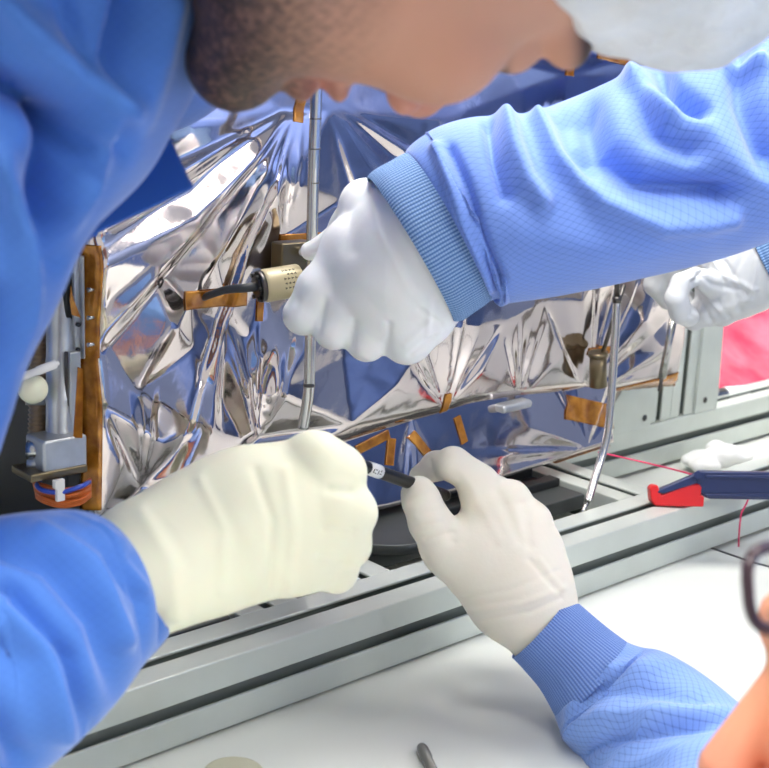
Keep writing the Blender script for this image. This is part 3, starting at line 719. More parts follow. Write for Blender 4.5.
for i, (a, b, c, r) in enumerate(((-.035, -.002, .0, .012), (-.018, .008, .002, .014), (0, 0, .004, .016), (.018, -.006, .003, .013), (.03, .006, .004, .010), (.012, .012, .008, .010), (-.03, .012, .001, .010))):
    ft.append(ell_(q+D*a*.9+N*b+Z*(c-.004), (r*1.3, r*.9, r*.62), None, .005))
wp = organic('cleaning_wipe', ft, .0013, M['white'], None, noise=(160, .0012)); meta(wp, 'crumpled white wipe lying on the table behind the front rail', 'wipe')
wt = empty('sample_tube', onz(735, 398, .012), 'small white plastic tube with ribbed metal end in front of the pink sheet', 'tube')
tq0, tq1 = onz(746, 393, .058), onz(722, 390.5, .058)
tq0, tq1 = pw(747, 392, .20), pw(724, 394, .20)
bm = bmesh.new(); lathe(bm, tq0, tq1, [(0, .004), (.1, .0075), (.9, .0075), (1, .006)], 24); bm_obj('tube_body', bm, M['white'], wt)
bm = bmesh.new(); tq2 = pw(713, 396, .20); lathe(bm, tq1, tq2, [(i/12, .0068+.0006*(i % 2)) for i in range(13)], 20); bm_obj('ribbed_end', bm, M['steel'], wt)
# pin on the table, round lid
pn = empty('metal_pin', onz(430, 765, 0), 'short grey metal pin lying alone on the white tabletop', 'pin')
pa, pb = onz(421, 746, .0034), onz(440, 786, .0034); tv = (pb-pa)/np.linalg.norm(pb-pa)
bm = bmesh.new(); lathe(bm, pa, pb, [(0, .0018), (.03, .0028), (.10, .0034), (.30, .0034), (.31, .0029), (1, .0029)], 24); bm_obj('pin_shaft', bm, M['pin'], pn)
bm = bmesh.new(); obox(bm, pa-tv*.0004+Z*0, np.cross(tv, Z), Z, tv, .0030, .0009, .0006); bm_obj('pin_slot', bm, M['black'], pn)
lq = onz(233, 779, 0)
bm = bmesh.new(); lathe(bm, lq, lq+Z*.005, [(0, .0165), (.6, .0168), (.85, .0160), (1, .0140)], 40); meta(bm_obj('round_lid', bm, simple('lid', (198, 196, 172), .5)), 'round olive beige lid at the near edge of the white tabletop', 'lid')
# pink sheet
ns_, nw_ = 150, 110; V = []; rs = np.random.RandomState(3)
gs = rs.rand(20, 20)
def vn(x, y, G=gs):
    x = np.clip(x, 0, 17.9); y = np.clip(y, 0, 17.9); i, j = int(x), int(y); a, b = x-i, y-j; a = a*a*(3-2*a); b = b*b*(3-2*b)
    return G[i, j]*(1-a)*(1-b)+G[i+1, j]*a*(1-b)+G[i, j+1]*(1-a)*b+G[i+1, j+1]*a*b
for i in range(ns_):
    for j in range(nw_):
        u, v = i/(ns_-1), j/(nw_-1); e = min(u, 1-u, v, 1-v)*8; e = min(1, e)
        h = (.03+.10*vn(u*6, v*5)+.035*abs(vn(u*15, v*4+3)-.5)*2)*e*(.55+.6*v)
        V.append(R(.93+u*1.2+.03*math.sin(v*7), .27+v*.78+.02*math.sin(u*9), .003+h))
i, j = np.meshgrid(np.arange(ns_-1), np.arange(nw_-1), indexing='ij'); i = i.ravel(); j = j.ravel()
o = np_mesh('plastic_sheet', np.array(V), np.stack([i*nw_+j, (i+1)*nw_+j, (i+1)*nw_+j+1, i*nw_+j+1], 1), M['pink']); md = o.modifiers.new('s', 'SOLIDIFY'); md.thickness = .001
meta(o, 'crumpled pink plastic sheet on the far right of the table', 'sheet')
# marker
mk = empty('marker_pen', P(405, 482, .76), 'slim black pen with a white band held between both cream gloves', 'pen')
ma, mb = P(340, 458, .712), P(447, 496, .797)
L_ = np.linalg.norm(mb-ma); tv = (mb-ma)/L_
bm = bmesh.new(); lathe(bm, ma, mb, [(0, .0030), (.05, .0036), (.80, .0039), (.86, .0034), (1, .0030)], 28); bm_obj('pen_barrel', bm, M['black'], mk)
u0, u1 = .235, .34
bm = bmesh.new(); lathe(bm, ma+tv*L_*u0, ma+tv*L_*u1, [(0, .0039), (1, .0040)], 28); bd_ = bm_obj('white_band', bm, M['white'], mk)
bm = bmesh.new(); nd = -F_-(-F_@tv)*tv; nd /= np.linalg.norm(nd); sd = np.cross(tv, nd)
for i, (a, b, s1_, s2_) in enumerate(((.25, 0, .0005, .0024), (.268, -.0010, .0016, .0005), (.268, .0010, .0016, .0005), (.290, 0, .0005, .0026), (.31, .0006, .0016, .0005), (.31, -.0012, .0005, .0012))):
    obox(bm, ma+tv*L_*a+nd*.0040+sd*b, tv, sd, nd, s1_, s2_, .0003)
bm_obj('band_print', bm, M['ink'], bd_)
bm = bmesh.new()
for i in range(7): c = ma+tv*L_*(.87+.017*i); cyl(bm, c, c+tv*.0009, .0036, .0036, 20)
bm_obj('thread', bm, M['steel_dark'], mk)

# ================================================================== PEOPLE
def head_prims(o, Rv, Fv, Uv, ears=True):
    B = np.array([Rv, Fv, Uv]); W = lambda x, y, z: o+x*Rv+y*Fv+z*Uv
    pr = [ell_(W(0, -.012, .035), (.077, .096, .086), B, .01), ell_(W(0, .022, -.03), (.063, .070, .080), B, .02)]
    for s_ in (-1, 1):
        pr += [cap_(W(s_*.052, .0, -.062), W(s_*.014, .070, -.098), .020, .016, .018), ell_(W(s_*.037, .068, -.022), (.022, .020, .022), B, .016)]
    pr += [ell_(W(0, .078, -.097), (.020, .016, .016), B, .014), cap_(W(0, -.02, -.04), W(0, -.055, -.17), .054, .058, .02)]
    pr += [cap_(W(-.038, .078, .026), W(0, .088, .030), .008, .010, .014), cap_(W(.038, .078, .026), W(0, .088, .030), .008, .010, .014)]
    for s_ in (-1, 1): pr.append(sub_(ell_(W(s_*.032, .097, .006), (.017, .014, .011), B, .012)))
    for s_ in (-1, 1): pr.append(ell_(W(s_*.031, .073, .006), (.0135, .0135, .0125), B, .003))
    pr += [cap_(W(0, .088, .014), W(0, .108, -.026), .0065, .0105, .008)]
    for s_ in (-1, 1): pr.append(ell_(W(s_*.0125, .098, -.034), (.0078, .0105, .0075), B, .005))
    for s_ in (-1, 1): pr.append(sub_(ell_(W(s_*.0065, .104, -.0435), (.0036, .0055, .006), B, .002)))
    pr += [ell_(W(0, .088, -.060), (.023, .010, .0065), B, .006), ell_(W(0, .086, -.074), (.020, .010, .0075), B, .006)]
    pr.append(sub_(cap_(W(-.021, .094, -.067), W(.021, .094, -.067), .0020, .0020, .002)))
    if ears:
        for s_ in (-1, 1):
            pr += [ell_(W(s_*.080, -.010, -.004), (.007, .018, .031), B, .006), sub_(ell_(W(s_*.088, -.006, -.002), (.005, .010, .019), B, .003))]
    return pr
SK = np.array(lin((214, 160, 132))[:3]); SKR = np.array(lin((206, 130, 112))[:3]); HAIR = np.array(lin((34, 26, 22))[:3]); BEARD = np.array(lin((74, 54, 44))[:3])
def nz(V, s, seed=0):
    a = V*s+seed; return .5+.25*(np.sin(a[:, 0]+2*np.sin(a[:, 1]))+np.sin(a[:, 1]*1.3+2*np.sin(a[:, 2]))*.6+np.sin(a[:, 2]*1.1+1.5*np.sin(a[:, 0]))*.6)
def head_colour(o, Rv, Fv, Uv, beard, tone):
    rs = np.random.RandomState(1)
    def f(V):
        q = V-o; x, y, z = q@Rv, q@Fv, q@Uv; c = np.repeat(tone[None], len(V), 0)
        rn = rs.rand(len(V))
        def mixin(c, col, m): return c*(1-m[:, None])+col*m[:, None]
        m = np.exp(-((y-.105)/.02)**2-((z+.03)/.02)**2); c = mixin(c, SKR, .5*m)
        m = np.exp(-(x/.024)**2-((z+.067)/.012)**2)*(y > .075); c = mixin(c, SKR*.9, .8*np.clip(m*1.4, 0, 1))
        for s_ in (-1, 1):
            m = (np.exp(-((x-s_*.032)/.017)**4-((z-.031)/.0055)**2)*(y > .05)); c = mixin(c, HAIR, np.clip(m*1.3, 0, .9))
            m = np.exp(-((x-s_*.031)/.013)**4-((z-.001)/.0018)**2)*(y > .05); c = mixin(c, HAIR, np.clip(m, 0, .8))
        if beard:
            lowm = np.clip((-z-.060+.25*(.05-y)*0)/.022, 0, 1)*np.clip((.115-y*0-.0), 0, 1)*1
            jaw = np.clip((-z-.030-.35*(y-.02))/.030, 0, 1)
            b = np.clip(np.maximum(np.clip((-z-.050)/.03, 0, 1), jaw*.9), 0, 1); b *= (1-np.exp(-(x/.02)**2-((z+.067)/.009)**2)*(y > .07))
            mu = np.exp(-(x/.028)**4-((z+.050)/.007)**2)*(y > .06)*.8
            st = np.clip(np.maximum(b, mu), 0, 1)*(.35+.65*nz(V, 900))*(.7+.6*rn)
            c = mixin(c, BEARD, np.clip(st*.75, 0, .8)); dk = np.clip((-z-.064)/.030, 0, 1); c = mixin(c, HAIR, np.clip(dk*(.55+.7*rn), 0, .97))
        hr_ = np.clip((z-.062-.55*(y-.02))/.008, 0, 1)*np.clip((.085-y)/.01, 0, 1)
        hr2 = np.clip((-.035-y)/.008, 0, 1)*np.clip((z+.055)/.01, 0, 1); c = mixin(c, HAIR, np.clip(np.maximum(hr_, hr2), 0, 1))
        return c
    return f
def person(label, ho, Rv, Fv, Uv, body, beard, tone, mat='skin', vox=.0016):
    """one mesh: fine head, coarser body below the collar"""
    pv, lo, _ = sdf_arrays(head_prims(ho, Rv, Fv, Uv), vox); V1, F1 = nets(pv, lo, vox)
    V2, F2 = [], []
    off = len(V1); Vs = [V1]; Fs = [F1]
    pv, lo, _ = sdf_arrays(body, .006); V2, F2 = nets(pv, lo, .006); Vs.append(V2); Fs.append(F2+off)
    cols = np.vstack([head_colour(ho, Rv, Fv, Uv, beard, tone)(V1), np.repeat(tone[None], len(V2), 0)])
    o = np_mesh('person', np.vstack(Vs), np.vstack(Fs), M[mat])
    a = o.data.color_attributes.new('Col', 'FLOAT_COLOR', 'POINT'); a.data.foreach_set('color', np.c_[cols, np.ones(len(cols))].astype(np.float32).ravel())
    return meta(o, label, 'person')
def rotm(Rv, Fv, Uv): return np.array([Rv, Fv, Uv])
def unit(v): v = np.asarray(v, float); return v/np.linalg.norm(v)
def img(x, y, d): return unit(x*XC+y*UC+d*F_)      # x right, y up, d away
def legs(hips, feet, parent):
    pr = []
    for h_, f_ in zip(hips, feet):
        k_ = (np.array(h_)+np.array(f_))/2; pr += [cap_(h_, k_, .098, .070, .02), cap_(k_, f_, .070, .058, .02)]
    organic('trousers', pr, .006, M['gown_grey'], parent, noise=(24, .004))
    for h_, f_ in zip(hips, feet):
        f_ = np.array(f_, float); d = np.array([-f_[0]+.05, .75-f_[1], 0]); d /= np.linalg.norm(d); g = np.array([f_[0], f_[1], -.713])
        organic('shoe', [cap_(g-d*.05, g+d*.13, .036, .033, .02), cap_(g-d*.04, g-d*.03+Z*.05, .04, .042, .02)], .004, M['white'], parent)
def relaxed_hand(wr, dr, nm, parent, mat, side=1):
    """gloved hand at rest: palm, four unequal bent fingers and a thumb leaving the side of the palm"""
    dr = unit(dr); nm = np.asarray(nm, float); nm = unit(nm-(nm@dr)*dr); sd = np.cross(dr, nm)*side; q = lambda a, b, c: wr+dr*a+sd*b+nm*c
    pr = [cap_(q(-.07, 0, 0), q(0, 0, 0), .030, .028, .01)]
    for b, L, bend in ((.030, .072, .4), (.010, .080, .45), (-.010, .074, .5), (-.029, .058, .6)):
        pr += [cap_(q(.0, b*.5, 0), q(.085, b, 0), .020, .0125, .01)]
        p = q(.085, b, 0); a = 0
        for f, r0, r1 in ((.45, .0115, .010), (.30, .010, .009), (.25, .009, .0078)):
            a += bend; e = p+(dr*math.cos(a)+nm*math.sin(a))*L*f; pr.append(cap_(p, e, r0, r1, .002)); p = e
    p0, p1, p2, p3 = q(.015, .018, .004), q(.045, .045, .014), q(.070, .056, .026), q(.092, .056, .036)
    pr += [cap_(p0, p1, .019, .014, .008), cap_(p1, p2, .013, .0115, .002), cap_(p2, p3, .0115, .009, .002)]
    return organic('glove', pr, .0022, mat, parent)
# ---------- A: bearded man leaning in from the left
hoA = P(463, -186, .465)
aU = img(.975, .205, .05); aF = img(.17, -.70, .70); aF = unit(aF-(aF@aU)*aU); aR = np.cross(aF, aU)
g3 = []   # cream fist, joints as (px, py, depth, radius px)
g3 += chain([(95, 598, .60, 52), (150, 566, .625, 64), (205, 542, .645, 70), (250, 524, .655, 70)], .012)
g3 += chain([(250, 518, .655, 62), (312, 470, .655, 38)], .015)+chain([(250, 520, .655, 62), (325, 512, .655, 42)], .015)+chain([(250, 530, .655, 60), (300, 555, .655, 38)], .015)
g3 += chain([(318, 462, .65, 29), (340, 472, .655, 24), (343, 478, .685, 18), (318, 490, .70, 14)], .006)
g3 += chain([(328, 500, .65, 28), (352, 513, .655, 23), (352, 518, .69, 17), (322, 520, .705, 14)], .006)
g3 += chain([(320, 535, .65, 28), (348, 546, .657, 21), (347, 548, .69, 16), (318, 545, .705, 13)], .006)
g3 += chain([(305, 560, .655, 25), (337, 573, .662, 18), (335, 573, .69, 14), (310, 565, .705, 12)], .006)
g3 += chain([(255, 490, .69, 30), (300, 462, .715, 20), (338, 468, .722, 14)], .008)
shA = P(30, -70, .55)
bodyA = [cap_(P(400, -130, .57), P(200, -150, .60), .056, .065, .03), cap_(shA, P(-40, -120, .70), .075, .12, .04), cap_(P(60, -130, .62), P(-420, -60, .85), .12, .15, .05), cap_(P(-420, -60, .85), np.array([-.85, .50, .0]), .15, .15, .05),
         cap_(shA, P(-120, 400, .53), .045, .034, .02), cap_(P(-120, 400, .53), P(-150, 600, .53), .034, .034, .01), cap_(P(-150, 600, .53), P(20, 655, .56), .034, .028, .01), cap_(P(20, 655, .56), P(100, 596, .60), .026, .022, .01),
         cap_(P(-300, -80, .95), P(-420, 200, 1.0), .045, .034, .02), cap_(P(-420, 200, 1.0), P(-330, 420, .95), .034, .024, .02)] + [grow(p, -.0035) for p in g3[:6]]
hipA = [np.array([-.85+sx, .5, -.05]) for sx in (-.10, .10)]; footA = [np.array([-.87+sx*1.1, .5, -.66]) for sx in (-.10, .10)]
for a_, b_ in zip(hipA, footA): bodyA.append(cap_(a_, b_, .08, .045, .02))
pA = person('bearded man in blue gown and white hair net, bending in from the left', hoA, aR, aF, aU, bodyA, True, np.array(lin((200, 146, 118))[:3]))
gA = organic('gown', [cap_(P(40, -80, .50), P(-12, 90, .50), .058, .054, .02), cap_(P(-12, 90, .50), P(-82, 250, .50), .054, .049, .02), cap_(P(-82, 250, .50), P(-125, 400, .51), .049, .048, .02), cap_(P(-125, 400, .51), P(-190, 640, .50), .048, .060, .02),
                      cap_(P(40, -100, .52), P(-40, -120, .70), .08, .13, .04), cap_(P(60, -130, .62), P(-420, -60, .85), .13, .165, .05), cap_(P(-420, -60, .85), np.array([-.85, .50, .0]), .165, .17, .05),
                      cap_(np.array([-.85, .50, .0]), np.array([-.87, .50, -.35]), .18, .21, .05), cap_(P(-300, -80, .95), P(-420, 200, 1.0), .065, .055, .02), cap_(P(-420, 200, 1.0), P(-340, 400, .955), .055, .045, .02),
                      cap_(P(80, -100, .53), P(76, 40, .53), .04, .040, .02), cap_(P(76, 40, .53), P(70, 128, .53), .040, .028, .02)], .0035, M['gown_plain'], pA,
             folds=[([(0, 0), (45, 50), (95, 90), (120, 110)], 17, 0.0161), ([(-20, 70), (40, 105), (85, 150)], 15, -0.0252), ([(100, 100), (98, 150), (75, 200), (60, 250)], 13, 0.0138), ([(130, 0), (115, 60), (110, 110), (125, 150)], 12, -0.0115),
                    ([(60, 130), (45, 200), (60, 260)], 16, -0.0230), ([(0, 150), (15, 230), (25, 300), (20, 380)], 12, 0.0138), ([(-10, 300), (5, 380), (0, 460)], 13, -0.0138), ([(170, 0), (160, 60), (150, 120)], 14, 0.0092), ([(60, 0), (80, 60)], 10, -0.0069)], noise=(24, .0035))
fl = prism('collar_flap', [(120, 118), (160, 124), (166, 130), (180, 160), (193, 187), (150, 208), (98, 232), (60, 262), (60, 160)], .565, .004, M['gown_shaded'], gA, .0015)
tube('sleeve', [(134, 576, .595, 66), (112, 590, .592, 78), (72, 606, .575, 100), (15, 636, .55, 122), (-60, 680, .525, 130), (-130, 670, .50, 125), (-165, 600, .50, 115)], M['gown_plain'], gA, na=150,
     folds=[([(-20, 535), (50, 560), (100, 620), (120, 690)], 13, -0.0090), ([(0, 510), (60, 510), (120, 545)], 10, 0.0075), ([(40, 530), (90, 565), (125, 640)], 10, 0.0090), ([(-20, 600), (40, 650), (60, 730)], 14, 0.0105), ([(10, 590), (70, 660), (90, 740)], 11, -0.0090), ([(-20, 690), (20, 760)], 14, -0.0090), ([(110, 560), (140, 600), (145, 650)], 8, -0.0060), ([(95, 535), (145, 590)], 6, 0.0045)])
organic('glove', g3, .0014, M['glove_cream'], pA, folds=[([(200, 480), (225, 530), (222, 590)], 6, 0.0007), ([(255, 470), (272, 520), (268, 590)], 5, -0.0008), ([(285, 470), (294, 530), (290, 590)], 6, 0.0007), ([(140, 510), (170, 560), (180, 620)], 7, 0.0006), ([(330, 490), (350, 492)], 5, -0.0011), ([(325, 530), (352, 532)], 5, -0.0011), ([(320, 558), (345, 561)], 5, -0.0011)])
W = lambda x, y, z: hoA+x*aR+y*aF+z*aU
B_ = rotm(aR, aF, aU)
legs(hipA, footA, pA); relaxed_hand(P(-330, 420, .95), P(-300, 520, .95)-P(-330, 420, .95), np.array([.3, .3, -1]), pA, M['glove_cream'])
organic('hair_net', [ell_(W(0, -.018, .052), (.092, .106, .086), B_, .01), ell_(W(0, .042, .078), (.074, .066, .050), B_, .02), sub_(ell_(W(0, .09, -.055), (.12, .12, .092), B_, .006))], .0018, M['cap'], pA, noise=(120, .0014))
# ---------- B: person on the right whose arms reach across
hoB = np.array([.53, 1.03, .77])
bF = unit([-.80, -.05, -.42]); bU = unit(np.array([-.3, 0, .9])-(np.array([-.3, 0, .9])@bF)*bF); bR = np.cross(bF, bU)
g1 = chain([(470, 215, .745, 52), (425, 240, .755, 62), (398, 262, .765, 62)], .012)
g1 += chain([(400, 255, .765, 62), (356, 252, .770, 36)], .015)+chain([(405, 262, .765, 58), (368, 292, .768, 38)], .015)+chain([(415, 275, .765, 54), (398, 312, .768, 36)], .015)+chain([(430, 285, .762, 44), (424, 318, .767, 28)], .015)
g1 += chain([(350, 255, .768, 27), (320, 290, .767, 23), (303, 315, .770, 18.5), (308, 306, .812, 14), (330, 290, .83, 11)], .005)
g1 += chain([(366, 285, .765, 28), (345, 310, .765, 21), (334, 329, .768, 19), (338, 322, .812, 14), (352, 300, .83, 11)], .005)
g1 += chain([(388, 298, .765, 28), (374, 322, .765, 21), (367, 341, .768, 19), (368, 334, .810, 14), (374, 310, .828, 11)], .005)
g1 += chain([(418, 305, .764, 28), (410, 326, .764, 24), (407, 340, .767, 23), (404, 332, .803, 15), (400, 315, .825, 11)], .005)
g1 += chain([(390, 215, .770, 38), (366, 206, .776, 25), (350, 226, .792, 18), (330, 245, .806, 12), (310, 251, .810, 9.5)], .007)
g2 = chain([(800, 240, 1.06, 46), (760, 262, 1.065, 42), (735, 275, 1.07, 40)], .01)+chain([(740, 275, 1.07, 38), (712, 258, 1.07, 24)], .008)+chain([(740, 282, 1.07, 34), (718, 300, 1.07, 22)], .008)
g2 += chain([(700, 254, 1.08, 20), (668, 264, 1.085, 15), (656, 284, 1.095, 12), (668, 300, 1.11, 10)], .003)
g2 += chain([(716, 286, 1.055, 15), (696, 276, 1.035, 9), (681, 283, 1.022, 10.5), (676, 298, 1.022, 11.5), (681, 312, 1.030, 12), (688, 316, 1.045, 11)], .001)
g2 += chain([(728, 296, 1.065, 22), (708, 309, 1.07, 16), (694, 318, 1.075, 12), (690, 300, 1.10, 9)], .003)
g2 += chain([(738, 300, 1.07, 20), (722, 312, 1.075, 14), (708, 315, 1.09, 11), (702, 300, 1.10, 9)], .003)
shB1 = P(1090, 70, .86); shB2 = np.array([.80, 1.32, .52])
bodyB = [cap_(hoB-bU*.05, hoB-bU*.16-bF*.05, .054, .058, .03), cap_(hoB-bU*.16-bF*.05, (shB1+shB2)/2, .056, .07, .03), cap_(shB1, shB2, .07, .07, .04), cap_((shB1+shB2)/2, np.array([.93, .82, .17]), .13, .13, .06), cap_(np.array([.93, .82, .17]), np.array([.96, .68, -.05]), .13, .15, .06),
         cap_(shB1, P(840, 115, .80), .045, .035, .02), cap_(P(840, 115, .80), P(660, 185, .785), .035, .030, .02), cap_(P(660, 185, .785), P(470, 218, .757), .030, .027, .01), cap_(shB2, P(1050, 170, 1.13), .05, .043, .02), cap_(P(1050, 170, 1.13), P(800, 240, 1.06), .040, .032, .02)] + [grow(p, -.0035) for p in g1[:4]+g2[:2]]
hipB = [np.array([.96+sx*.8, .68-sx*.6, -.05]) for sx in (-.10, .10)]; footB = [np.array([.98+sx*.8, .66-sx*.6, -.66]) for sx in (-.10, .10)]
for a_, b_ in zip(hipB, footB): bodyB.append(cap_(a_, b_, .08, .045, .02))
pB = person('person in blue gown on the right, reaching both white gloved hands across to the rods', hoB, bR, bF, bU, bodyB, False, SK)
gB = organic('gown', [cap_(shB1, shB2, .085, .085, .04), cap_((shB1+shB2)/2, np.array([.93, .82, .17]), .16, .17, .06), cap_(np.array([.93, .82, .17]), np.array([.97, .67, -.1]), .17, .19, .06), cap_(np.array([.97, .67, -.1]), np.array([.98, .66, -.42]), .20, .23, .06),
                      cap_(hoB-bU*.11-bF*.02, (shB1+shB2)/2, .07, .12, .05), cap_(hoB-bU*.145-bF*.05, (shB1+shB2)/2, .078, .13, .05), cap_(hoB-bU*.17-bF*.06, (shB1+shB2)/2, .074, .13, .03)], .005, M['gown_grey'], pB, noise=(26, .006))
legs(hipB, footB, pB)
slB = tube('sleeve', [(448, 228, .757, 84), (462, 220, .757, 92), (485, 212, .757, 94), (540, 206, .76, 92), (600, 190, .765, 96), (690, 160, .775, 104), (769, 128, .785, 108), (850, 105, .79, 112), (960, 85, .82, 118), (1090, 70, .86, 122)], M['gown'], gB, na=360, n=180,
     folds=[([(438, 150), (452, 185), (468, 230), (490, 285)], 7, 0.0054), ([(450, 150), (466, 185), (480, 230), (500, 280)], 6, -0.0060), ([(505, 118), (512, 150), (524, 180), (540, 200)], 11, 0.0108), ([(490, 125), (495, 160), (505, 195)], 8, -0.0081), ([(560, 115), (568, 140), (590, 170)], 12, -0.0095),
            ([(540, 120), (560, 160), (600, 200), (660, 222), (730, 215)], 11, 0.0090), ([(585, 110), (600, 150), (640, 185), (720, 195)], 16, -0.0175), ([(625, 60), (640, 90), (668, 118)], 11, 0.0126), ([(655, 60), (672, 90), (700, 110)], 9, -0.0162), ([(640, 95), (655, 130), (690, 150)], 12, -0.0108),
            ([(735, 40), (745, 100), (769, 160)], 14, -0.0135), ([(720, 40), (730, 60), (760, 62)], 8, 0.0090), ([(700, 120), (740, 170), (780, 190)], 14, 0.0054), ([(520, 230), (600, 250), (700, 235)], 22, 0.0036)])
dirc = unit(P(470, 205, .757)-P(395, 248, .757))
tube('cuff', [(410, 250, .757, 86), (420, 244, .757, 87), (434, 236, .757, 86), (452, 226, .757, 86)], M['rib'], gB, na=60, n=220, wob=lambda u, th: .0004*np.sin(th*3+u*4)-.0012*(np.abs(u-.5)*2)**4)
tube('sleeve', [(785, 245, 1.055, 62), (830, 228, 1.06, 74), (920, 200, 1.09, 78), (1050, 170, 1.13, 76), (1120, 60, 1.15, 76)], M['gown'], gB, na=120)
tube('cuff', [(764, 256, 1.063, 47), (775, 251, 1.06, 48), (800, 240, 1.058, 50)], M['rib'], gB, na=40, n=140)
organic('glove', g1, .0012, M['glove_white'], pB, folds=[([(325, 300), (319, 332)], 3.5, -.0012), ([(354, 322), (351, 347)], 3.5, -.0014), ([(389, 325), (387, 358)], 3.5, -.0014), ([(372, 185), (380, 230), (410, 290), (445, 325)], 5, .0008),
        ([(430, 300), (428, 335), (440, 330)], 3, .0008), ([(420, 310), (440, 322)], 3, -.0009), ([(350, 215), (352, 250)], 8, -.0012), ([(405, 345), (430, 320)], 3, .0007), ([(410, 355), (435, 335)], 2.5, -.0008), ([(340, 262), (365, 285), (400, 300)], 12, .0010)])
organic('glove', g2, .0014, M['glove_white_shaded'], pB, folds=[([(690, 262), (712, 285), (740, 290)], 3, -.0020), ([(694, 282), (696, 300), (693, 316)], 3.5, -.0030), ([(700, 290), (720, 310), (745, 300)], 3, .0018), ([(708, 250), (722, 275), (755, 290)], 3, .0018), ([(705, 262), (700, 280)], 4, -.0035), ([(745, 250), (732, 280), (740, 310)], 3.5, -.0016), ([(757, 260), (750, 300)], 3, .0014), ([(725, 262), (745, 292)], 2.5, -.0016), ([(700, 300), (712, 322)], 2.5, -.002), ([(668, 262), (690, 275)], 3, -.0014), ([(718, 300), (730, 318)], 2.5, -.0016)])
Wb = lambda x, y, z: hoB+x*bR+y*bF+z*bU
organic('hair_net', [ell_(Wb(0, -.018, .052), (.092, .106, .086), rotm(bR, bF, bU), .01), sub_(ell_(Wb(0, .09, -.055), (.12, .12, .092), rotm(bR, bF, bU), .006))], .003, M['cap'], pB, noise=(120, .0014))
# ---------- C: person at the lower right with glasses
hoC = P(1056, 742, .45)
cF = img(-.93, .06, .36); cU = img(.12, .97, .1); cU = unit(cU-(cU@cF)*cF); cR = np.cross(cF, cU)
g4 = chain([(575, 662, .778, 33), (545, 628, .785, 36), (520, 590, .79, 44), (500, 560, .79, 44)], .012)
g4 += chain([(520, 585, .79, 40), (478, 492, .785, 20)], .012)+chain([(522, 580, .79, 40), (510, 500, .785, 20)], .012)+chain([(525, 585, .79, 40), (533, 522, .787, 18)], .012)+chain([(530, 600, .79, 36), (542, 548, .792, 16)], .012)
g4 += chain([(505, 600, .79, 34), (468, 555, .785, 30), (442, 545, .78, 22)], .014)
g4 += chain([(480, 482, .785, 18.5), (453, 464, .785, 16.5), (436, 466, .80, 14), (420, 476, .812, 11)], .004)
g4 += chain([(450, 552, .78, 25), (430, 522, .772, 20), (421, 500, .768, 17.5), (418, 492, .770, 16)], .006)
g4 += chain([(511, 500, .787, 18), (497, 492, .82, 15), (482, 510, .84, 13), (488, 528, .83, 11)], .004)
g4 += chain([(533, 522, .79, 17), (520, 512, .825, 14), (503, 530, .845, 12), (508, 548, .83, 10)], .004)
g4 += chain([(543, 548, .794, 15), (532, 535, .825, 12), (515, 550, .84, 11), (518, 565, .83, 9)], .004)
elC = P(820, 945, .60); shC = np.array([.36, .30, -.02])
bodyC = [cap_(hoC-cU*.05, np.array([.32, .33, .05]), .055, .065, .03), cap_(shC, np.array([.46, .10, -.05]), .08, .08, .04), cap_(np.array([.40, .20, -.06]), np.array([.36, .10, -.30]), .12, .13, .05),
         cap_(shC, elC, .045, .034, .01), cap_(elC, P(680, 765, .735), .034, .027, .01), cap_(P(680, 765, .735), P(600, 685, .77), .026, .019, .01), cap_(P(600, 685, .77), P(540, 625, .785), .018, .018, .005), cap_(np.array([.46, .08, -.06]), np.array([.50, .20, -.20]), .045, .032, .02), cap_(np.array([.50, .20, -.20]), np.array([.44, .36, -.16]), .032, .024, .02)] + [grow(p, -.0035) for p in g4[:3]]
kneeC = [np.array([.36+sx, .36, -.31]) for sx in (-.10, .10)]; footC = [np.array([.36+sx, .34, -.66]) for sx in (-.10, .10)]
for sx, a_, b_ in zip((-.10, .10), kneeC, footC): bodyC += [cap_(np.array([.36+sx, .10, -.30]), a_, .08, .058, .03), cap_(a_, b_, .058, .042, .02)]
pC = person('person at lower right edge in glasses, seen as a cheek beside the gown sleeve', hoC, cR, cF, cU, bodyC, False, np.array(lin((236, 164, 128))[:3]))
gC = organic('gown', [cap_(shC, np.array([.46, .10, -.05]), .095, .095, .04), cap_(np.array([.40, .20, -.06]), np.array([.36, .10, -.30]), .15, .17, .05), cap_(hoC-cU*.15-cF*.04, np.array([.40, .2, -.03]), .07, .12, .05),
                      cap_(np.array([.46, .08, -.06]), np.array([.50, .20, -.20]), .062, .052, .02), cap_(np.array([.50, .20, -.20]), np.array([.445, .34, -.165]), .052, .042, .02)] +
             [cap_(np.array([.36+sx, .10, -.30]), np.array([.36+sx, .36, -.34]), .10, .09, .03) for sx in (-.10, .10)], .005, M['gown_plain'], pC, noise=(26, .005))
tube('sleeve', [(590, 676, .770, 50), (607, 694, .768, 62), (632, 716, .76, 74), (668, 750, .745, 82), (720, 810, .71, 92), (770, 880, .64, 96), (810, 935, .60, 98), (850, 1000, .55, 110)], M['gown_c'], gC, na=260, n=160,
     folds=[([(585, 655), (610, 668), (645, 668), (680, 662)], 8, .004), ([(560, 700), (590, 690), (640, 690), (700, 700)], 8, -.004), ([(565, 735), (600, 715), (660, 712), (730, 715)], 9, .0055), ([(565, 765), (610, 740), (680, 728), (735, 722)], 6, -.006), ([(600, 780), (660, 755), (720, 745)], 10, .004), ([(570, 700), (572, 740)], 8, .003), ([(640, 660), (665, 648), (690, 660)], 8, .003)])
tube('cuff', [(540, 626, .783, 42), (552, 637, .782, 43), (575, 660, .778, 46), (602, 690, .77, 55)], M['rib_c'], gC, na=80, n=200)
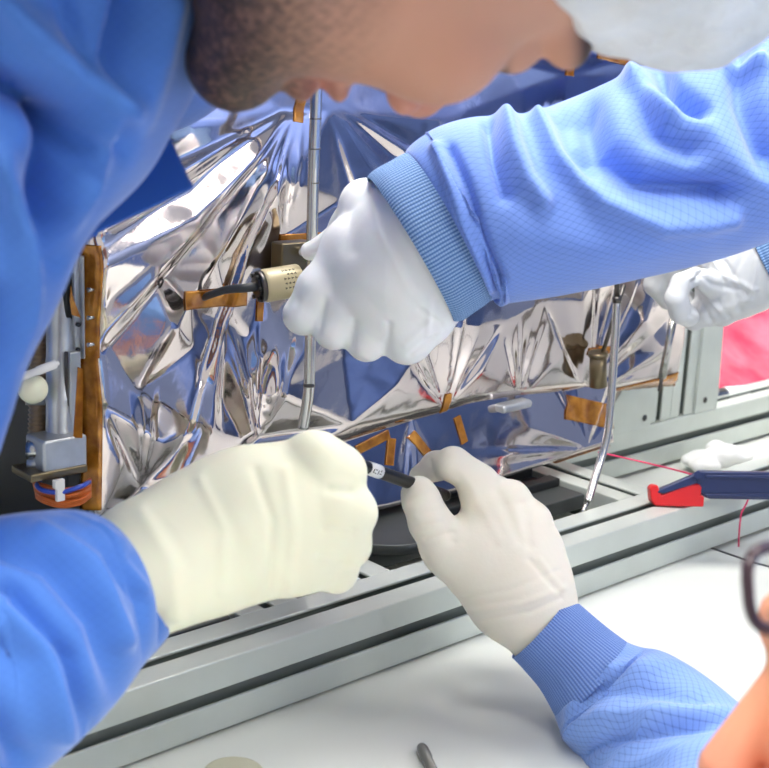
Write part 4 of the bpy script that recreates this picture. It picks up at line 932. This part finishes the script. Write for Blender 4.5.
organic('glove', g4, .0012, M['glove_ivory'], pC, folds=[([(420, 515), (446, 509)], 3, -.0006), ([(416, 528), (442, 522)], 2.5, -.0008), ([(425, 540), (455, 532)], 2.5, -.0008), ([(455, 600), (510, 590), (560, 570)], 3, -.0006), ([(465, 612), (520, 604), (565, 588)], 3, .0008), ([(475, 622), (530, 612), (562, 598)], 2.5, -.0008),
        ([(530, 560), (556, 590)], 3, -.001), ([(540, 560), (562, 588)], 2.5, .0008), ([(497, 490), (520, 540)], 6, -.0012), ([(524, 505), (530, 545)], 6, -.0012), ([(462, 470), (478, 500), (500, 540)], 5, .0006), ([(430, 460), (436, 480)], 2.5, -.001), ([(448, 505), (452, 540)], 6, -.0015)])
bm = bmesh.new()
legs(kneeC, footC, pC); relaxed_hand(np.array([.44, .36, -.16]), np.array([-.35, 1, -.05]), np.array([0, 0, -1.]), pC, M['glove_ivory'])
chair = empty('work_stool', (.36, .08, -.75), 'grey work stool carrying the person with glasses', 'stool')
bm = bmesh.new(); lathe(bm, (.36, .04, -.50), (.36, .04, -.455), [(0, .17), (.2, .18), (.85, .18), (1, .165)], 40); bm_obj('seat', bm, M['plate'], chair)
bm = bmesh.new(); cyl(bm, (.36, .04, -.72), (.36, .04, -.50), .022, .022, 20); bm_obj('pole', bm, M['steel_dark'], chair)
bm = bmesh.new(); lathe(bm, (.36, .04, -.75), (.36, .04, -.72), [(0, .22), (.5, .21), (1, .03)], 40); bm_obj('base', bm, M['plate'], chair)
Wc = lambda x, y, z: hoC+x*cR+y*cF+z*cU
organic('head_cover', [ell_(Wc(0, -.018, .050), (.092, .104, .088), rotm(cR, cF, cU), .01), sub_(ell_(Wc(0, .10, -.062), (.12, .12, .10), rotm(cR, cF, cU), .006))], .0022, M['cap_blue'], pC, noise=(120, .0012))
# glasses
gl = empty('glasses', P(770, 590, .40), 'dark framed glasses worn at the right edge of the picture', 'glasses')
tg = .40
def lens_loop(cx, cy, rx, ry, t, tilt=0):
    pts = []
    for i in range(33):
        a = 2*math.pi*i/32; ca, sa = math.cos(a), math.sin(a); k_ = (abs(ca)**3.2+abs(sa)**3.2)**(-1/3.2)
        x, y = rx*ca*k_, ry*sa*k_; pts.append(P(cx+x*math.cos(tilt)-y*math.sin(tilt), cy+x*math.sin(tilt)+y*math.cos(tilt), t+.0004*x))
    return pts
lp = lens_loop(781, 588, 33, 42, tg, -.08)
sweep('rim', lp, .0019, M['frame_pl'], gl, 12, 120)
lp2 = lens_loop(890, 560, 40, 40, tg+.02, -.08)
sweep('rim', lp2, .0019, M['frame_pl'], gl, 12, 120)
for l in (lp, lp2):
    bm = bmesh.new(); a = [bm.verts.new(p) for p in l[:-1]]; b = [bm.verts.new(p+F_*.0015) for p in l[:-1]]; n = len(a); bm.faces.new(a); bm.faces.new(b[::-1])
    for i in range(n): bm.faces.new((a[i], b[i], b[(i+1) % n], a[(i+1) % n]))
    bm_obj('lens', bm, M['lens'], gl)
sweep('bridge', [P(813, 575, tg+.012), P(830, 566, tg+.013), P(850, 565, tg+.014)], .0013, M['frame_pl'], gl, 12, 20)
sweep('temple', [P(928, 545, tg+.03), P(1010, 560, tg+.05), P(1080, 590, tg+.08)], .0015, M['frame_pl'], gl, 12, 30)

# ================================================================== CAMERA, WORLD, COLOUR
cam = bpy.data.cameras.new('camera'); co = bpy.data.objects.new('camera', cam); COL.objects.link(co); sc.camera = co
cam.sensor_fit = 'HORIZONTAL'; cam.sensor_width = 36; cam.lens = FP*36/769; cam.clip_start = .02
m4 = Matrix(((XC[0], UC[0], -F_[0], C0[0]), (XC[1], UC[1], -F_[1], C0[1]), (XC[2], UC[2], -F_[2], C0[2]), (0, 0, 0, 1)))
co.matrix_world = m4
cam.dof.use_dof = True; cam.dof.focus_distance = .86; cam.dof.aperture_fstop = 13
w = bpy.data.worlds.new('world'); sc.world = w; w.use_nodes = True
w.node_tree.nodes['Background'].inputs['Color'].default_value = (1, 1, 1, 1); w.node_tree.nodes['Background'].inputs['Strength'].default_value = WORLD
sc.view_settings.view_transform = 'Standard'; sc.view_settings.look = 'None'; sc.view_settings.gamma = 1; sc.view_settings.exposure = EXPO
